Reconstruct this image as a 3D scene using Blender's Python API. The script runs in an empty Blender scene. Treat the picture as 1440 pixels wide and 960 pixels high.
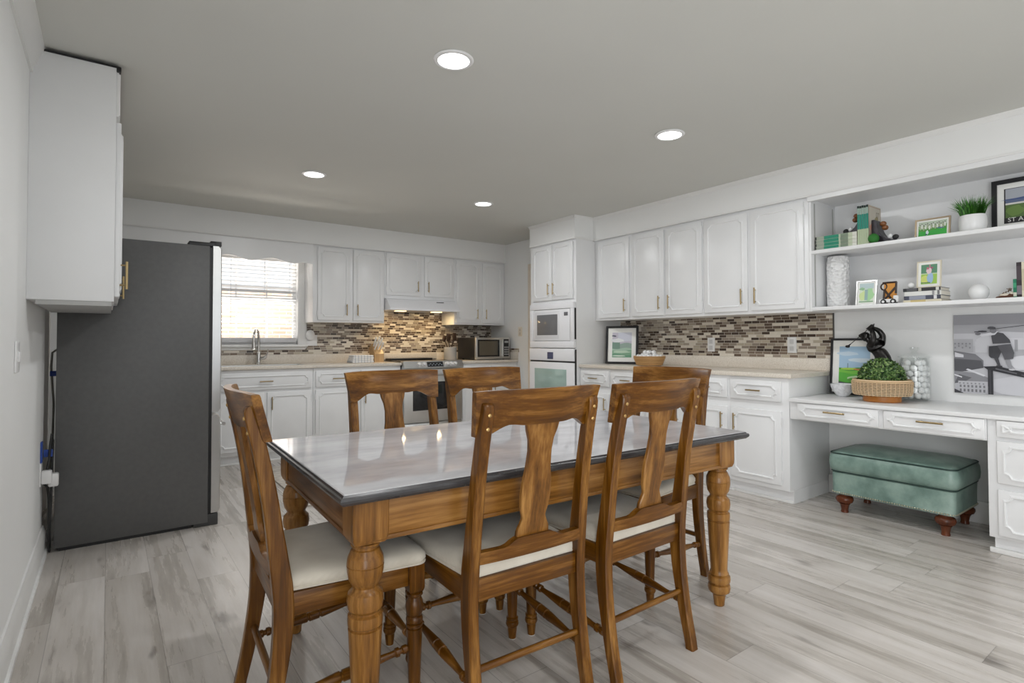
import bpy, bmesh, math, random
from mathutils import Vector, Matrix
random.seed(7)
PI = math.pi
SC = bpy.context.scene
COL = SC.collection

# ------------------------------------------------------------------ camera
F_PX, CY = 773.2, 462.9
yaw, pitch, roll = (math.radians(a) for a in (36.27, 1.253, -0.127))
Fv = Vector((math.sin(yaw)*math.cos(pitch), math.cos(yaw)*math.cos(pitch), math.sin(pitch)))
R0 = Vector((math.cos(yaw), -math.sin(yaw), 0)); U0 = R0.cross(Fv)
Rv = R0*math.cos(roll) + U0*math.sin(roll); Uv = -R0*math.sin(roll) + U0*math.cos(roll)
cam_data = bpy.data.cameras.new('camera'); cam = bpy.data.objects.new('camera', cam_data); COL.objects.link(cam)
cam_data.sensor_width = 36; cam_data.lens = F_PX/1440*36; cam_data.shift_y = -(480-CY)/1440
cam_data.clip_start = 0.02
M = Matrix((Rv, Uv, -Fv)).transposed().to_4x4(); M.translation = (0, 0, 1.16); cam.matrix_world = M
SC.camera = cam

# ------------------------------------------------------------------ light and exposure
SC.view_settings.view_transform = 'Standard'; SC.view_settings.look = 'None'
SC.view_settings.exposure = -0.42; SC.view_settings.gamma = 1; SC.view_settings.use_curve_mapping = False
SC.cycles.max_bounces = 10; SC.cycles.diffuse_bounces = 6; SC.cycles.caustics_reflective = False; SC.cycles.caustics_refractive = False
SC.cycles.transparent_max_bounces = 16
W = bpy.data.worlds.new('sky'); SC.world = W; W.use_nodes = True
W.node_tree.nodes['Background'].inputs[0].default_value = (0.86, 0.93, 1.0, 1); W.node_tree.nodes['Background'].inputs[1].default_value = 1.25
DOWN_W, REAR_W, LEFT_W, GROUND_FILL_W, HOOD_W, SUN_E = 14.5, 8.0, 88.0, 420.0, 2.6, 0.9
def light(name, kind, loc, energy, color=(1, 1, 1), rot=(0, 0, 0), **kw):
    d = bpy.data.lights.new(name, kind); d.energy = energy; d.color = color
    for k, v in kw.items(): setattr(d, k, v)
    o = bpy.data.objects.new(name, d); COL.objects.link(o); o.location = loc; o.rotation_euler = rot
    return o
light('sun', 'SUN', (2, 2, 8), SUN_E, (1, 0.95, 0.88), (math.radians(38), 0, math.radians(-12)), angle=0.02)
# added fill light in an invented opening of the rear wall, behind the camera
light('rear_fill', 'AREA', (1.9, -2.52, 1.25), REAR_W, (0.97, 0.985, 1.0), (math.radians(90), 0, 0), shape='RECTANGLE', size=3.2, size_y=1.9)
# added fill panel, set in an invented left-wall window out of view
light('side_fill', 'AREA', (-0.275, -1.05, 1.14), LEFT_W, (0.97, 0.985, 1.0), (0, math.radians(-90), 0), shape='RECTANGLE', size=1.9, size_y=1.85)
# unseen area lamp added outside, stands in for ground bounce onto the ceiling
light('ground_bounce_fill', 'AREA', (1.2, 7.7, 0.25), GROUND_FILL_W, (1.0, 0.94, 0.86), (math.radians(180+35), 0, 0), shape='RECTANGLE', size=2.4, size_y=1.4)
LIGHT_XY = [(x, y) for y in (2.154, 4.264, 0.044, -1.9) for x in (1.254, 2.80)]

# ------------------------------------------------------------------ materials
MATS = {}
def srgb(r, g, b):
    f = lambda c: (c/255/12.92) if c/255 <= 0.04045 else ((c/255+0.055)/1.055)**2.4
    return (f(r), f(g), f(b), 1)
class NT:
    def __init__(s, name):
        s.m = bpy.data.materials.new(name); s.m.use_nodes = True; s.t = s.m.node_tree; s.b = s.t.nodes['Principled BSDF']
    def n(s, typ, ins=None, **kw):
        nd = s.t.nodes.new('ShaderNode'+typ)
        for k, v in kw.items(): setattr(nd, k, v)
        for k, v in (ins or {}).items():
            if isinstance(v, bpy.types.NodeSocket): s.t.links.new(v, nd.inputs[k])
            else: nd.inputs[k].default_value = v
        return nd
    def math(s, op, a, b=0.0, c=0.0): return s.n('Math', {0: a, 1: b, 2: c}, operation=op).outputs[0]
    def mix(s, f, a, b, mode='MIX'):
        nd = s.n('Mix', data_type='RGBA', blend_type=mode)
        for i, v in ((0, f), (6, a), (7, b)):
            if isinstance(v, bpy.types.NodeSocket): s.t.links.new(v, nd.inputs[i])
            else: nd.inputs[i].default_value = v
        return nd.outputs[2]
    def ramp(s, f, stops, interp='LINEAR'):
        nd = s.n('ValToRGB', {0: f}); cr = nd.color_ramp; cr.interpolation = interp
        while len(cr.elements) < len(stops): cr.elements.new(0.5)
        for e, (p, c) in zip(cr.elements, stops): e.position = p; e.color = c
        return nd.outputs[0]
    def set(s, **kw):
        for k, v in kw.items():
            k = k.replace('_', ' ')
            if isinstance(v, bpy.types.NodeSocket): s.t.links.new(v, s.b.inputs[k])
            else: s.b.inputs[k].default_value = v
        return s.m
    def bump(s, h, strength=0.3, dist=0.002):
        s.t.links.new(s.n('Bump', {'Height': h, 'Strength': strength, 'Distance': dist}).outputs[0], s.b.inputs['Normal'])
    def coord(s, kind='Object', scale=(1, 1, 1), rot=(0, 0, 0)):
        return s.n('Mapping', {'Vector': s.n('TexCoord').outputs[kind], 'Scale': scale, 'Rotation': rot}).outputs[0]
    def noise(s, vec, scale=5, detail=3, rough=0.5): return s.n('TexNoise', {'Vector': vec, 'Scale': scale, 'Detail': detail, 'Roughness': rough}).outputs['Fac']

def plain(name, col, rough=0.5, metal=0.0, var=0.04, nscale=6, **kw):
    """a surface of one colour with a faint mottling"""
    if name in MATS: return MATS[name]
    t = NT(name)
    c = col if len(col) == 4 else (*col, 1)
    f = t.noise(t.coord(), nscale, 3)
    dark = (c[0]*(1-var), c[1]*(1-var), c[2]*(1-var), 1); lite = (min(1, c[0]*(1+var)), min(1, c[1]*(1+var)), min(1, c[2]*(1+var)), 1)
    t.set(Base_Color=t.ramp(f, [(0.3, dark), (0.7, lite)]), Roughness=rough, Metallic=metal, **kw)
    MATS[name] = t.m; return t.m
def flat(r, g, b, rough=0.6):
    k = 'paint_%d_%d_%d' % (r, g, b)
    return plain(k, srgb(r, g, b), rough, var=0.03)

def wood(name, axis, dark, mid, lite, rough=0.3, sc=1.0):
    t = NT(name)
    s = [34*sc]*3; s[axis] = 2.2*sc
    v = t.coord(scale=tuple(s))
    f1 = t.noise(v, 1.0, 6, 0.6); f2 = t.noise(t.coord(), 3.2, 2)
    s3 = [150*sc]*3; s3[axis] = 7*sc
    f3 = t.noise(t.coord(scale=tuple(s3)), 1.0, 3, 0.6)
    f = t.math('ADD', t.math('ADD', t.math('MULTIPLY', f1, 0.55), t.math('MULTIPLY', f2, 0.25)), t.math('MULTIPLY', f3, 0.20))
    t.set(Base_Color=t.ramp(f, [(0.33, dark), (0.49, mid), (0.66, lite)]), Roughness=rough, Specular_IOR_Level=0.25, Coat_Weight=0.16, Coat_Roughness=0.2)
    t.bump(f1, 0.12, 0.001)
    return t.m
_wd, _wm, _wl = (0.028, 0.0085, 0.0010, 1), (0.118, 0.042, 0.0025, 1), (0.34, 0.160, 0.034, 1)
WOOD_X = wood('walnut_stain_across', 0, _wd, _wm, _wl); WOOD_Y = wood('walnut_stain_along', 1, _wd, _wm, _wl); WOOD_Z = wood('walnut_stain_upright', 2, _wd, _wm, _wl)
_hd, _hm, _hl = (0.050, 0.0165, 0.0025, 1), (0.225, 0.096, 0.018, 1), (0.44, 0.225, 0.066, 1)
HONEY_X = wood('honey_stain_across', 0, _hd, _hm, _hl); HONEY_Z = wood('honey_stain_upright', 2, _hd, _hm, _hl)
LIGHT_WOOD = wood('beech_block', 2, (0.34, 0.20, 0.09, 1), (0.52, 0.34, 0.17, 1), (0.62, 0.43, 0.23, 1), 0.5)
AMBER = plain('amber_wood', srgb(190, 120, 50), 0.45, var=0.15)

WHITE = plain('white_cabinet_paint', (0.80, 0.805, 0.81), 0.32, var=0.012)
TRIMW = plain('white_trim_paint', (0.80, 0.80, 0.79), 0.4, var=0.012)
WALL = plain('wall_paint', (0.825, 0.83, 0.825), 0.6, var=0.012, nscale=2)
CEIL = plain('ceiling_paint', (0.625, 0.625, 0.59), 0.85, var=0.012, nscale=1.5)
BRASS = plain('brushed_brass', (0.44, 0.33, 0.17), 0.35, 1.0)
BRONZEB = plain('aged_brass_bolt', (0.55, 0.36, 0.15), 0.35, 1.0)
STEEL = plain('stainless_steel', (0.66, 0.66, 0.65), 0.28, 1.0, var=0.03)
CHROME = plain('brushed_nickel', (0.60, 0.59, 0.57), 0.25, 1.0)
FRIDGE = plain('charcoal_steel_side', (0.108, 0.108, 0.107), 0.42, 0.0, var=0.06, nscale=40)
BLACK = plain('black_plastic', (0.012, 0.012, 0.013), 0.4)
BLACKGL = plain('black_glass', (0.012, 0.012, 0.013), 0.08)
APPL = plain('white_enamel', (0.83, 0.83, 0.85), 0.18, var=0.01)
PLATE = plain('white_plastic', (0.82, 0.82, 0.82), 0.3, var=0.01)
CERAM = plain('white_ceramic', (0.80, 0.80, 0.80), 0.3, var=0.02)
BRONZE = plain('dark_bronze', (0.022, 0.020, 0.019), 0.28, 0.6, var=0.2, nscale=20)
RUBBER = plain('black_rubber', (0.02, 0.02, 0.02), 0.6)
FELT = plain('felt_pad', (0.65, 0.65, 0.62), 0.9)
OTTWOOD = wood('mahogany_foot', 2, (0.03, 0.008, 0.004, 1), (0.10, 0.028, 0.012, 1), (0.17, 0.05, 0.02, 1), 0.15)

def emission(name, col, strength):
    t = NT(name); e = t.n('Emission', {0: (*col, 1), 1: strength}); t.t.links.new(e.outputs[0], t.t.nodes['Material Output'].inputs[0]); return t.m
LAMP = emission('lit_diffuser', (1, 1, 1), 9.0)
WARML = emission('lit_hood_bulb', (1, 0.72, 0.36), 4.0)

def clear_glass(name, tint=(1, 1, 1, 1), lo=0.04, hi=0.5):
    t = NT(name)
    tr = t.n('BsdfTransparent', {0: tint}); gl = t.n('BsdfGlossy', {0: (1, 1, 1, 1), 'Roughness': 0.02})
    lw = t.n('LayerWeight', {0: 0.25}).outputs['Facing']
    f = t.math('ADD', t.math('MULTIPLY', lw, hi), lo)
    mx = t.n('MixShader', {0: f, 1: tr.outputs[0], 2: gl.outputs[0]})
    t.t.links.new(mx.outputs[0], t.t.nodes['Material Output'].inputs[0]); return t.m
PANE = clear_glass('window_glass', lo=0.05, hi=0.2)
JARGL = clear_glass('jar_glass', (0.97, 0.98, 0.975, 1), 0.03, 0.55)

def m_floor():
    t = NT('grey_oak_planks'); pos = t.n('NewGeometry').outputs['Position']
    sp = t.n('SeparateXYZ', {0: pos}); x, y = sp.outputs[0], sp.outputs[1]
    PW, PL = 0.182, 1.22
    ix = t.math('FLOOR', t.math('DIVIDE', x, PW))
    off = t.n('TexWhiteNoise', {'W': ix}, noise_dimensions='1D').outputs[0]
    yy = t.math('ADD', t.math('DIVIDE', y, PL), t.math('MULTIPLY', off, 7.3))
    iy = t.math('FLOOR', yy)
    cell = t.n('CombineXYZ', {0: ix, 1: iy, 2: 0.0}).outputs[0]
    rnd = t.n('TexWhiteNoise', {'Vector': cell}, noise_dimensions='2D').outputs[0]
    shift = t.n('VectorMath', {0: t.n('CombineXYZ', {0: t.math('MULTIPLY', x, 15.0), 1: t.math('MULTIPLY', y, 1.1), 2: t.math('MULTIPLY', rnd, 40.0)}).outputs[0]}, operation='ADD').outputs[0]
    g1 = t.noise(shift, 1.0, 6, 0.62)
    fine = t.noise(t.n('CombineXYZ', {0: t.math('MULTIPLY', x, 110.0), 1: t.math('MULTIPLY', y, 5.0), 2: rnd}).outputs[0], 1.0, 4, 0.6)
    knots = t.noise(t.n('CombineXYZ', {0: t.math('MULTIPLY', x, 9.0), 1: t.math('MULTIPLY', y, 2.6), 2: t.math('MULTIPLY', rnd, 25.0)}).outputs[0], 1.0, 3, 0.55)
    base = t.ramp(g1, [(0.28, srgb(150, 143, 135)), (0.45, srgb(197, 191, 184)), (0.62, srgb(216, 211, 206)), (0.8, srgb(226, 222, 218))])
    base = t.mix(t.math('MULTIPLY', fine, 0.35), base, srgb(166, 159, 151), 'MIX')
    kf = t.ramp(knots, [(0.26, (1, 1, 1, 1)), (0.36, (0, 0, 0, 1))])
    base = t.mix(t.math('MULTIPLY', kf, 0.75), base, srgb(104, 96, 90))
    tone = t.ramp(rnd, [(0.0, (0.84, 0.83, 0.82, 1)), (1.0, (1.03, 1.03, 1.04, 1))])
    base = t.mix(1.0, base, tone, 'MULTIPLY')
    fx = t.math('FRACT', t.math('DIVIDE', x, PW)); fy = t.math('FRACT', yy)
    gx = t.math('LESS_THAN', t.math('MINIMUM', fx, t.math('SUBTRACT', 1.0, fx)), 0.007)
    gy = t.math('LESS_THAN', t.math('MINIMUM', fy, t.math('SUBTRACT', 1.0, fy)), 0.0012)
    gap = t.math('MAXIMUM', gx, gy)
    base = t.mix(t.math('MULTIPLY', gap, 0.55), base, srgb(95, 88, 82))
    rough = t.n('MapRange', {0: g1, 3: 0.20, 4: 0.36}).outputs[0]
    t.set(Base_Color=base, Roughness=rough); t.bump(fine, 0.08, 0.001); return t.m
FLOOR = m_floor()

def m_mosaic(axis):
    t = NT('glass_stone_mosaic_%s' % 'xy'[axis]); sp = t.n('SeparateXYZ', {0: t.n('NewGeometry').outputs['Position']})
    a, z = sp.outputs[axis], sp.outputs[2]
    TH, TL = 0.0238, 0.0705
    r = t.math('DIVIDE', t.math('SUBTRACT', z, 1.0225), TH); ir = t.math('FLOOR', r)
    off = t.n('TexWhiteNoise', {'W': ir}, noise_dimensions='1D').outputs[0]
    u = t.math('ADD', t.math('DIVIDE', a, TL), t.math('MULTIPLY', off, 9.7)); iu = t.math('FLOOR', u)
    rnd = t.n('TexWhiteNoise', {'Vector': t.n('CombineXYZ', {0: iu, 1: ir, 2: 0.0}).outputs[0]}, noise_dimensions='2D').outputs[0]
    col = t.ramp(rnd, [(0.0, srgb(60, 47, 39)), (0.13, srgb(92, 76, 64)), (0.25, srgb(128, 112, 98)), (0.40, srgb(152, 140, 128)),
                       (0.55, srgb(174, 163, 148)), (0.69, srgb(190, 179, 160)), (0.79, srgb(230, 222, 208))], 'CONSTANT')
    fu, fr = t.math('FRACT', u), t.math('FRACT', r)
    gu = t.math('LESS_THAN', t.math('MINIMUM', fu, t.math('SUBTRACT', 1.0, fu)), 0.022)
    gr = t.math('LESS_THAN', t.math('MINIMUM', fr, t.math('SUBTRACT', 1.0, fr)), 0.062)
    g = t.math('MAXIMUM', gu, gr)
    col = t.mix(t.math('MULTIPLY', t.noise(t.coord(scale=(60, 60, 60)), 1.0, 3), 0.25), col, srgb(120, 108, 96))
    col = t.mix(g, col, srgb(205, 197, 184))
    ro = t.math('ADD', 0.12, t.math('MULTIPLY', g, 0.6))
    t.set(Base_Color=col, Roughness=ro); t.bump(t.math('SUBTRACT', 1.0, g), 0.35, 0.001); return t.m
MOS_X, MOS_Y = m_mosaic(0), m_mosaic(1)

def m_stone():
    t = NT('beige_quartz'); v = t.coord()
    f = t.noise(v, 190, 2, 0.7); f2 = t.noise(v, 60, 3)
    c = t.ramp(f, [(0.32, srgb(186, 174, 158)), (0.5, srgb(219, 211, 199)), (0.68, srgb(232, 226, 216))])
    t.set(Base_Color=t.mix(t.math('MULTIPLY', f2, 0.3), c, srgb(226, 217, 205)), Roughness=0.28); return t.m
STONE = m_stone()
def m_tabletop():
    t = NT('polished_grey_tabletop'); f = t.noise(t.coord(scale=(2.2, 5.0, 3)), 1.3, 5, 0.6)
    c = t.ramp(f, [(0.3, (0.40, 0.395, 0.415, 1)), (0.5, (0.52, 0.515, 0.535, 1)), (0.72, (0.62, 0.615, 0.635, 1))])
    t.set(Base_Color=c, Roughness=0.05, IOR=2.8); return t.m
TABLETOP = m_tabletop()
TOPEDGE = plain('grey_tabletop_edge', (0.045, 0.043, 0.045), 0.22, var=0.3, nscale=9)
def m_linen():
    t = NT('oat_linen'); v = t.coord()
    w1 = t.n('TexWave', {'Vector': v, 'Scale': 170.0, 'Distortion': 1.5}, bands_direction='X').outputs['Fac']
    w2 = t.n('TexWave', {'Vector': v, 'Scale': 170.0, 'Distortion': 1.5}, bands_direction='Y').outputs['Fac']
    w = t.math('MULTIPLY', t.math('ADD', w1, w2), 0.5)
    f = t.noise(v, 9, 3)
    c = t.ramp(f, [(0.3, srgb(206, 198, 183)), (0.7, srgb(224, 217, 203))])
    t.set(Base_Color=t.mix(t.math('MULTIPLY', w, 0.25), c, srgb(186, 178, 163)), Roughness=0.9, Sheen_Weight=0.2); t.bump(w, 0.25, 0.001); return t.m
LINEN = m_linen()
def m_leather():
    t = NT('sage_leather'); v = t.coord(); f = t.noise(v, 5, 5, 0.6); f2 = t.noise(v, 60, 3)
    c = t.ramp(f, [(0.30, (0.085, 0.150, 0.128, 1)), (0.5, (0.195, 0.290, 0.250, 1)), (0.72, (0.33, 0.44, 0.39, 1))])
    t.set(Base_Color=c, Roughness=0.38, Coat_Weight=0.15, Coat_Roughness=0.3); t.bump(f2, 0.2, 0.002); return t.m
LEATHER = m_leather()
PIPING = plain('dark_green_piping', (0.02, 0.045, 0.038), 0.5)
def m_brick():
    t = NT('pale_brick'); sp = t.n('SeparateXYZ', {0: t.n('NewGeometry').outputs['Position']})
    v = t.n('CombineXYZ', {0: sp.outputs[0], 1: sp.outputs[2], 2: 0.0}).outputs[0]
    b = t.n('TexBrick', {'Vector': v, 'Color1': srgb(222, 184, 160), 'Color2': srgb(232, 204, 184), 'Mortar': srgb(232, 222, 210), 'Scale': 1.0, 'Mortar Size': 0.008, 'Brick Width': 0.21, 'Row Height': 0.075})
    t.set(Base_Color=b.outputs[0], Roughness=0.9); return t.m
BRICK = m_brick()
def m_wicker(name, c1, c2, sc):
    t = NT(name); v = t.coord()
    a = t.n('TexWave', {'Vector': v, 'Scale': sc, 'Distortion': 0.6, 'Detail': 1.0}, bands_direction='Z').outputs['Fac']
    b = t.noise(v, sc*1.5, 2)
    f = t.math('ADD', t.math('MULTIPLY', a, 0.7), t.math('MULTIPLY', b, 0.3))
    t.set(Base_Color=t.ramp(f, [(0.25, c1), (0.65, c2)]), Roughness=0.7); t.bump(f, 0.6, 0.004); return t.m
WICKER = m_wicker('golden_wicker', srgb(150, 108, 62), srgb(214, 178, 128), 40)
RATTAN = m_wicker('pale_rattan', srgb(196, 160, 118), srgb(226, 200, 164), 30)
def m_leaf(name, a, b):
    t = NT(name); f = t.noise(t.coord(), 45, 2)
    t.set(Base_Color=t.ramp(f, [(0.3, a), (0.7, b)]), Roughness=0.5); return t.m
def m_boxwood():
    t = NT('boxwood_leaf'); f = t.n('TexWhiteNoise', {'Vector': t.n('VectorMath', {0: t.coord(scale=(75, 75, 75))}, operation='FLOOR').outputs[0]}).outputs[0]
    t.set(Base_Color=t.ramp(f, [(0.0, (0.010, 0.035, 0.008, 1)), (0.45, (0.045, 0.115, 0.022, 1)), (0.8, (0.13, 0.24, 0.06, 1)), (1.0, (0.34, 0.46, 0.17, 1))]), Roughness=0.45); return t.m
BOX_LEAF = m_boxwood()
GRASSM = m_leaf('grass_blade', (0.012, 0.085, 0.008, 1), (0.075, 0.26, 0.025, 1))
def m_rug():
    t = NT('pale_striped_rug'); sp = t.n('SeparateXYZ', {0: t.n('NewGeometry').outputs['Position']})
    f = t.noise(t.n('CombineXYZ', {0: t.math('MULTIPLY', sp.outputs[0], 12.0), 1: t.math('MULTIPLY', sp.outputs[1], 40.0), 2: 0.0}).outputs[0], 1.0, 3)
    t.set(Base_Color=t.ramp(f, [(0.35, srgb(168, 160, 150)), (0.6, srgb(214, 208, 199))]), Roughness=0.95); return t.m
RUG = m_rug()
def m_crock():
    t = NT('black_white_lattice_glaze'); sp = t.n('SeparateXYZ', {0: t.n('TexCoord').outputs['Object']})
    ang = t.math('ARCTAN2', sp.outputs[1], sp.outputs[0])
    s1 = t.math('SINE', t.math('ADD', t.math('MULTIPLY', ang, 16.0), t.math('MULTIPLY', sp.outputs[2], 210.0)))
    s2 = t.math('SINE', t.math('SUBTRACT', t.math('MULTIPLY', ang, 16.0), t.math('MULTIPLY', sp.outputs[2], 210.0)))
    f = t.math('GREATER_THAN', t.math('MINIMUM', t.math('ABSOLUTE', s1), t.math('ABSOLUTE', s2)), 0.45)
    t.set(Base_Color=t.mix(f, (0.80, 0.79, 0.77, 1), (0.06, 0.06, 0.06, 1)), Roughness=0.3); return t.m
CROCK = m_crock()
def m_vase():
    t = NT('white_ruffled_bisque'); v = t.n('TexVoronoi', {'Vector': t.coord(scale=(1, 1, 1.5)), 'Scale': 42.0}).outputs['Distance']
    t.set(Base_Color=(0.80, 0.80, 0.80, 1), Roughness=0.45); t.bump(v, 1.0, 0.012); return t.m
VASEM = m_vase()
def m_pinstripe_towel():
    t = NT('white_check_towel'); v = t.coord()
    w = t.n('TexWave', {'Vector': v, 'Scale': 9.0}, bands_direction='X').outputs['Fac']; w2 = t.n('TexWave', {'Vector': v, 'Scale': 9.0}, bands_direction='Y').outputs['Fac']
    f = t.math('MAXIMUM', t.math('GREATER_THAN', w, 0.93), t.math('GREATER_THAN', w2, 0.93))
    t.set(Base_Color=t.mix(f, (0.82, 0.82, 0.82, 1), (0.45, 0.48, 0.53, 1)), Roughness=0.95); return t.m
TOWEL = m_pinstripe_towel()
BALLM = plain('golf_ball_cover', (0.83, 0.83, 0.83), 0.25, var=0.01)

# ------------------------------------------------------------------ mesh builder
class MB:
    def __init__(s, *mats): s.bm = bmesh.new(); s.mats = list(mats); s.mi = 0
    def use(s, m):
        if m not in s.mats: s.mats.append(m)
        s.mi = s.mats.index(m); return s
    def _merge(s, bm2):
        for f in bm2.faces: f.material_index = s.mi
        me = bpy.data.meshes.new('tmp'); bm2.to_mesh(me); bm2.free(); s.bm.from_mesh(me); bpy.data.meshes.remove(me)
    def faces(s, verts, faces):
        b = bmesh.new(); vs = [b.verts.new(v) for v in verts]
        for f in faces:
            try: b.faces.new([vs[i] for i in f])
            except ValueError: pass
        bmesh.ops.recalc_face_normals(b, faces=b.faces); s._merge(b); return s
    def box(s, x0, x1, y0, y1, z0, z1, bev=0.0, seg=2, mat=None):
        b = bmesh.new(); bmesh.ops.create_cube(b, size=1)
        for v in b.verts: v.co = Vector(((x0+x1)/2+v.co.x*(x1-x0), (y0+y1)/2+v.co.y*(y1-y0), (z0+z1)/2+v.co.z*(z1-z0)))
        if bev > 0: bmesh.ops.bevel(b, geom=b.edges[:], offset=min(bev, abs(x1-x0)*.45, abs(y1-y0)*.45, abs(z1-z0)*.45), segments=seg, affect='EDGES', profile=0.5)
        if mat is not None: bmesh.ops.transform(b, matrix=mat, verts=b.verts)
        bmesh.ops.recalc_face_normals(b, faces=b.faces); s._merge(b); return s
    def lathe(s, prof, c=(0, 0, 0), seg=24, mat=None, caps=True):
        n = len(prof); vs = []; fs = []
        for (r, z) in prof:
            for k in range(seg): a = 2*PI*k/seg; vs.append(Vector((r*math.cos(a), r*math.sin(a), z)))
        for i in range(n-1):
            for k in range(seg): k2 = (k+1) % seg; fs.append((i*seg+k, i*seg+k2, (i+1)*seg+k2, (i+1)*seg+k))
        if caps: fs.append(tuple(range(seg))[::-1]); fs.append(tuple((n-1)*seg+k for k in range(seg)))
        if mat is not None: vs = [mat @ v for v in vs]
        s.faces([v+Vector(c) for v in vs], fs); return s
    def turned(s, p, q, prof, seg=14):
        """a lathe-turned bar between two points; prof = (t, radius)"""
        p, q = Vector(p), Vector(q); d = q-p; L = d.length
        m = Matrix.Translation(p) @ d.to_track_quat('Z', 'Y').to_matrix().to_4x4()
        return s.lathe([(r, t*L) for t, r in prof], (0, 0, 0), seg, m)
    def tube(s, pts, r, seg=10):
        pts = [Vector(p) for p in pts]; n = len(pts); rs = r if isinstance(r, (list, tuple)) else [r]*n
        vs = []; fs = []; up = Vector((0, 0, 1)); prev = None
        for i, p in enumerate(pts):
            d = (pts[min(i+1, n-1)]-pts[max(i-1, 0)]).normalized()
            a = prev if prev is not None else (up if abs(d.z) < .9 else Vector((1, 0, 0)))
            u = (a-d*a.dot(d)).normalized(); prev = u; w = d.cross(u)
            for k in range(seg): t = 2*PI*k/seg; vs.append(p+(u*math.cos(t)+w*math.sin(t))*rs[i])
        for i in range(n-1):
            for k in range(seg): k2 = (k+1) % seg; fs.append((i*seg+k, i*seg+k2, (i+1)*seg+k2, (i+1)*seg+k))
        fs.append(tuple(range(seg))[::-1]); fs.append(tuple((n-1)*seg+k for k in range(seg)))
        return s.faces(vs, fs)
    def loft(s, rings, closed_ends=True):
        k = len(rings[0]); vs = [Vector(p) for r in rings for p in r]; fs = []
        for i in range(len(rings)-1):
            for j in range(k): j2 = (j+1) % k; fs.append((i*k+j, i*k+j2, (i+1)*k+j2, (i+1)*k+j))
        if closed_ends: fs.append(tuple(range(k))[::-1]); fs.append(tuple((len(rings)-1)*k+j for j in range(k)))
        return s.faces(vs, fs)
    def prism(s, poly, P, n0, n1):
        """poly: (a, b) outline; P(a, b, n) maps to space; extruded from n0 to n1"""
        k = len(poly); vs = [Vector(P(a, b, n0)) for a, b in poly]+[Vector(P(a, b, n1)) for a, b in poly]
        fs = [tuple(range(k)), tuple(range(k, 2*k))[::-1]]+[(i, (i+1) % k, k+(i+1) % k, k+i) for i in range(k)]
        b = bmesh.new(); bv = [b.verts.new(v) for v in vs]
        fcs = []
        for f in fs: fcs.append(b.faces.new([bv[i] for i in f]))
        bmesh.ops.recalc_face_normals(b, faces=b.faces)
        bmesh.ops.triangulate(b, faces=[f for f in fcs if len(f.verts) > 4]); s._merge(b); return s
    def sphere(s, c, r, seg=16, scale=(1, 1, 1)):
        b = bmesh.new(); bmesh.ops.create_uvsphere(b, u_segments=seg, v_segments=max(6, seg*2//3), radius=r)
        for v in b.verts: v.co = Vector((v.co.x*scale[0]+c[0], v.co.y*scale[1]+c[1], v.co.z*scale[2]+c[2]))
        s._merge(b); return s
    def build(s, name, parent=None, angle=35):
        me = bpy.data.meshes.new(name)
        if parent is not None:
            off = Vector(parent.get('_base', (0, 0, 0)))
            if off.length: bmesh.ops.translate(s.bm, verts=s.bm.verts, vec=-off)
        s.bm.to_mesh(me); s.bm.free()
        for m in s.mats: me.materials.append(m)
        for p in me.polygons: p.use_smooth = True
        me.set_sharp_from_angle(angle=math.radians(angle))
        o = bpy.data.objects.new(name, me); COL.objects.link(o)
        if parent is not None:
            o.parent = parent; o['_base'] = parent.get('_base', (0, 0, 0))
        return o
def tag(o, label, cat, group=None):
    o['label'] = label; o['category'] = cat
    if group: o['group'] = group
    return o
def thing(name, label, cat, loc=(0, 0, 0), group=None):
    o = bpy.data.objects.new(name, None); COL.objects.link(o); o.location = loc; o['_base'] = tuple(loc); o.empty_display_size = 0.1
    return tag(o, label, cat, group)
def struct(o): o['kind'] = 'structure'; return o
def place(o, loc):
    """put a top-level mesh's origin at its base"""
    o.data.transform(Matrix.Translation(-Vector(loc))); o.location = loc; return o
def dup(root, loc, rz, label, group=None):
    r = root.copy(); COL.objects.link(r); r.location = loc; r.rotation_euler = (0, 0, rz); r['label'] = label
    if group: r['group'] = group
    for ch in list(root.children):
        c = ch.copy(); COL.objects.link(c); c.parent = r
        for g in ch.children:
            d = g.copy(); COL.objects.link(d); d.parent = c
    return r
PB = lambda yf: (lambda a, b, n: (a, yf-n, b))            # face looking to -Y, a = x
PR = lambda xf: (lambda a, b, n: (xf-n, -a, b))           # face looking to -X, a = -y
PL = lambda xf: (lambda a, b, n: (xf+n, a, b))            # face looking to +X, a = y

# ------------------------------------------------------------------ room
XL, XR, XN, YB, YR, ZC = -0.285, 4.49, 4.265, 6.31, -2.6, 2.445
def slab(name, *b): return struct(MB(WALL).box(*b).build(name))
fl = struct(MB(FLOOR).box(XL-.25, XR+.1, YR-.1, YB+.1, -0.1, 0).build('floor'))
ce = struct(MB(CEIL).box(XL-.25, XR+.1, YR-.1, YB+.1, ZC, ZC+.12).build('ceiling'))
wl = MB(WALL); wl.box(XL-.25, XL, YR-.1, -2.0, 0, ZC).box(XL-.25, XL, -.10, 4.0, 0, ZC).box(XL-.25, XL, -2.0, -.10, 0, .16).box(XL-.25, XL, -2.0, -.10, 2.12, ZC).box(XL-.25, XL, 5.62, YB+.12, 0, ZC).box(XL-.25, XL, 4.0, 5.62, 2.12, ZC).box(XL-.25, XL-.13, 4.0, 5.62, 0, 2.12)
wl.use(TRIMW).box(XL-.13, XL-.085, 4.78, 4.86, 0, 2.12, .004).box(XL-.13, XL-.05, 5.02, 5.10, 0, 2.12, .004); struct(wl.build('wall_left'))
slab('wall_right', XR, XR+.12, YR-.1, 4.86, 0, ZC)
WX0, WX1, WZ0, WZ1 = 0.78, 1.685, 1.13, 2.08
wb = MB(WALL)
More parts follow.
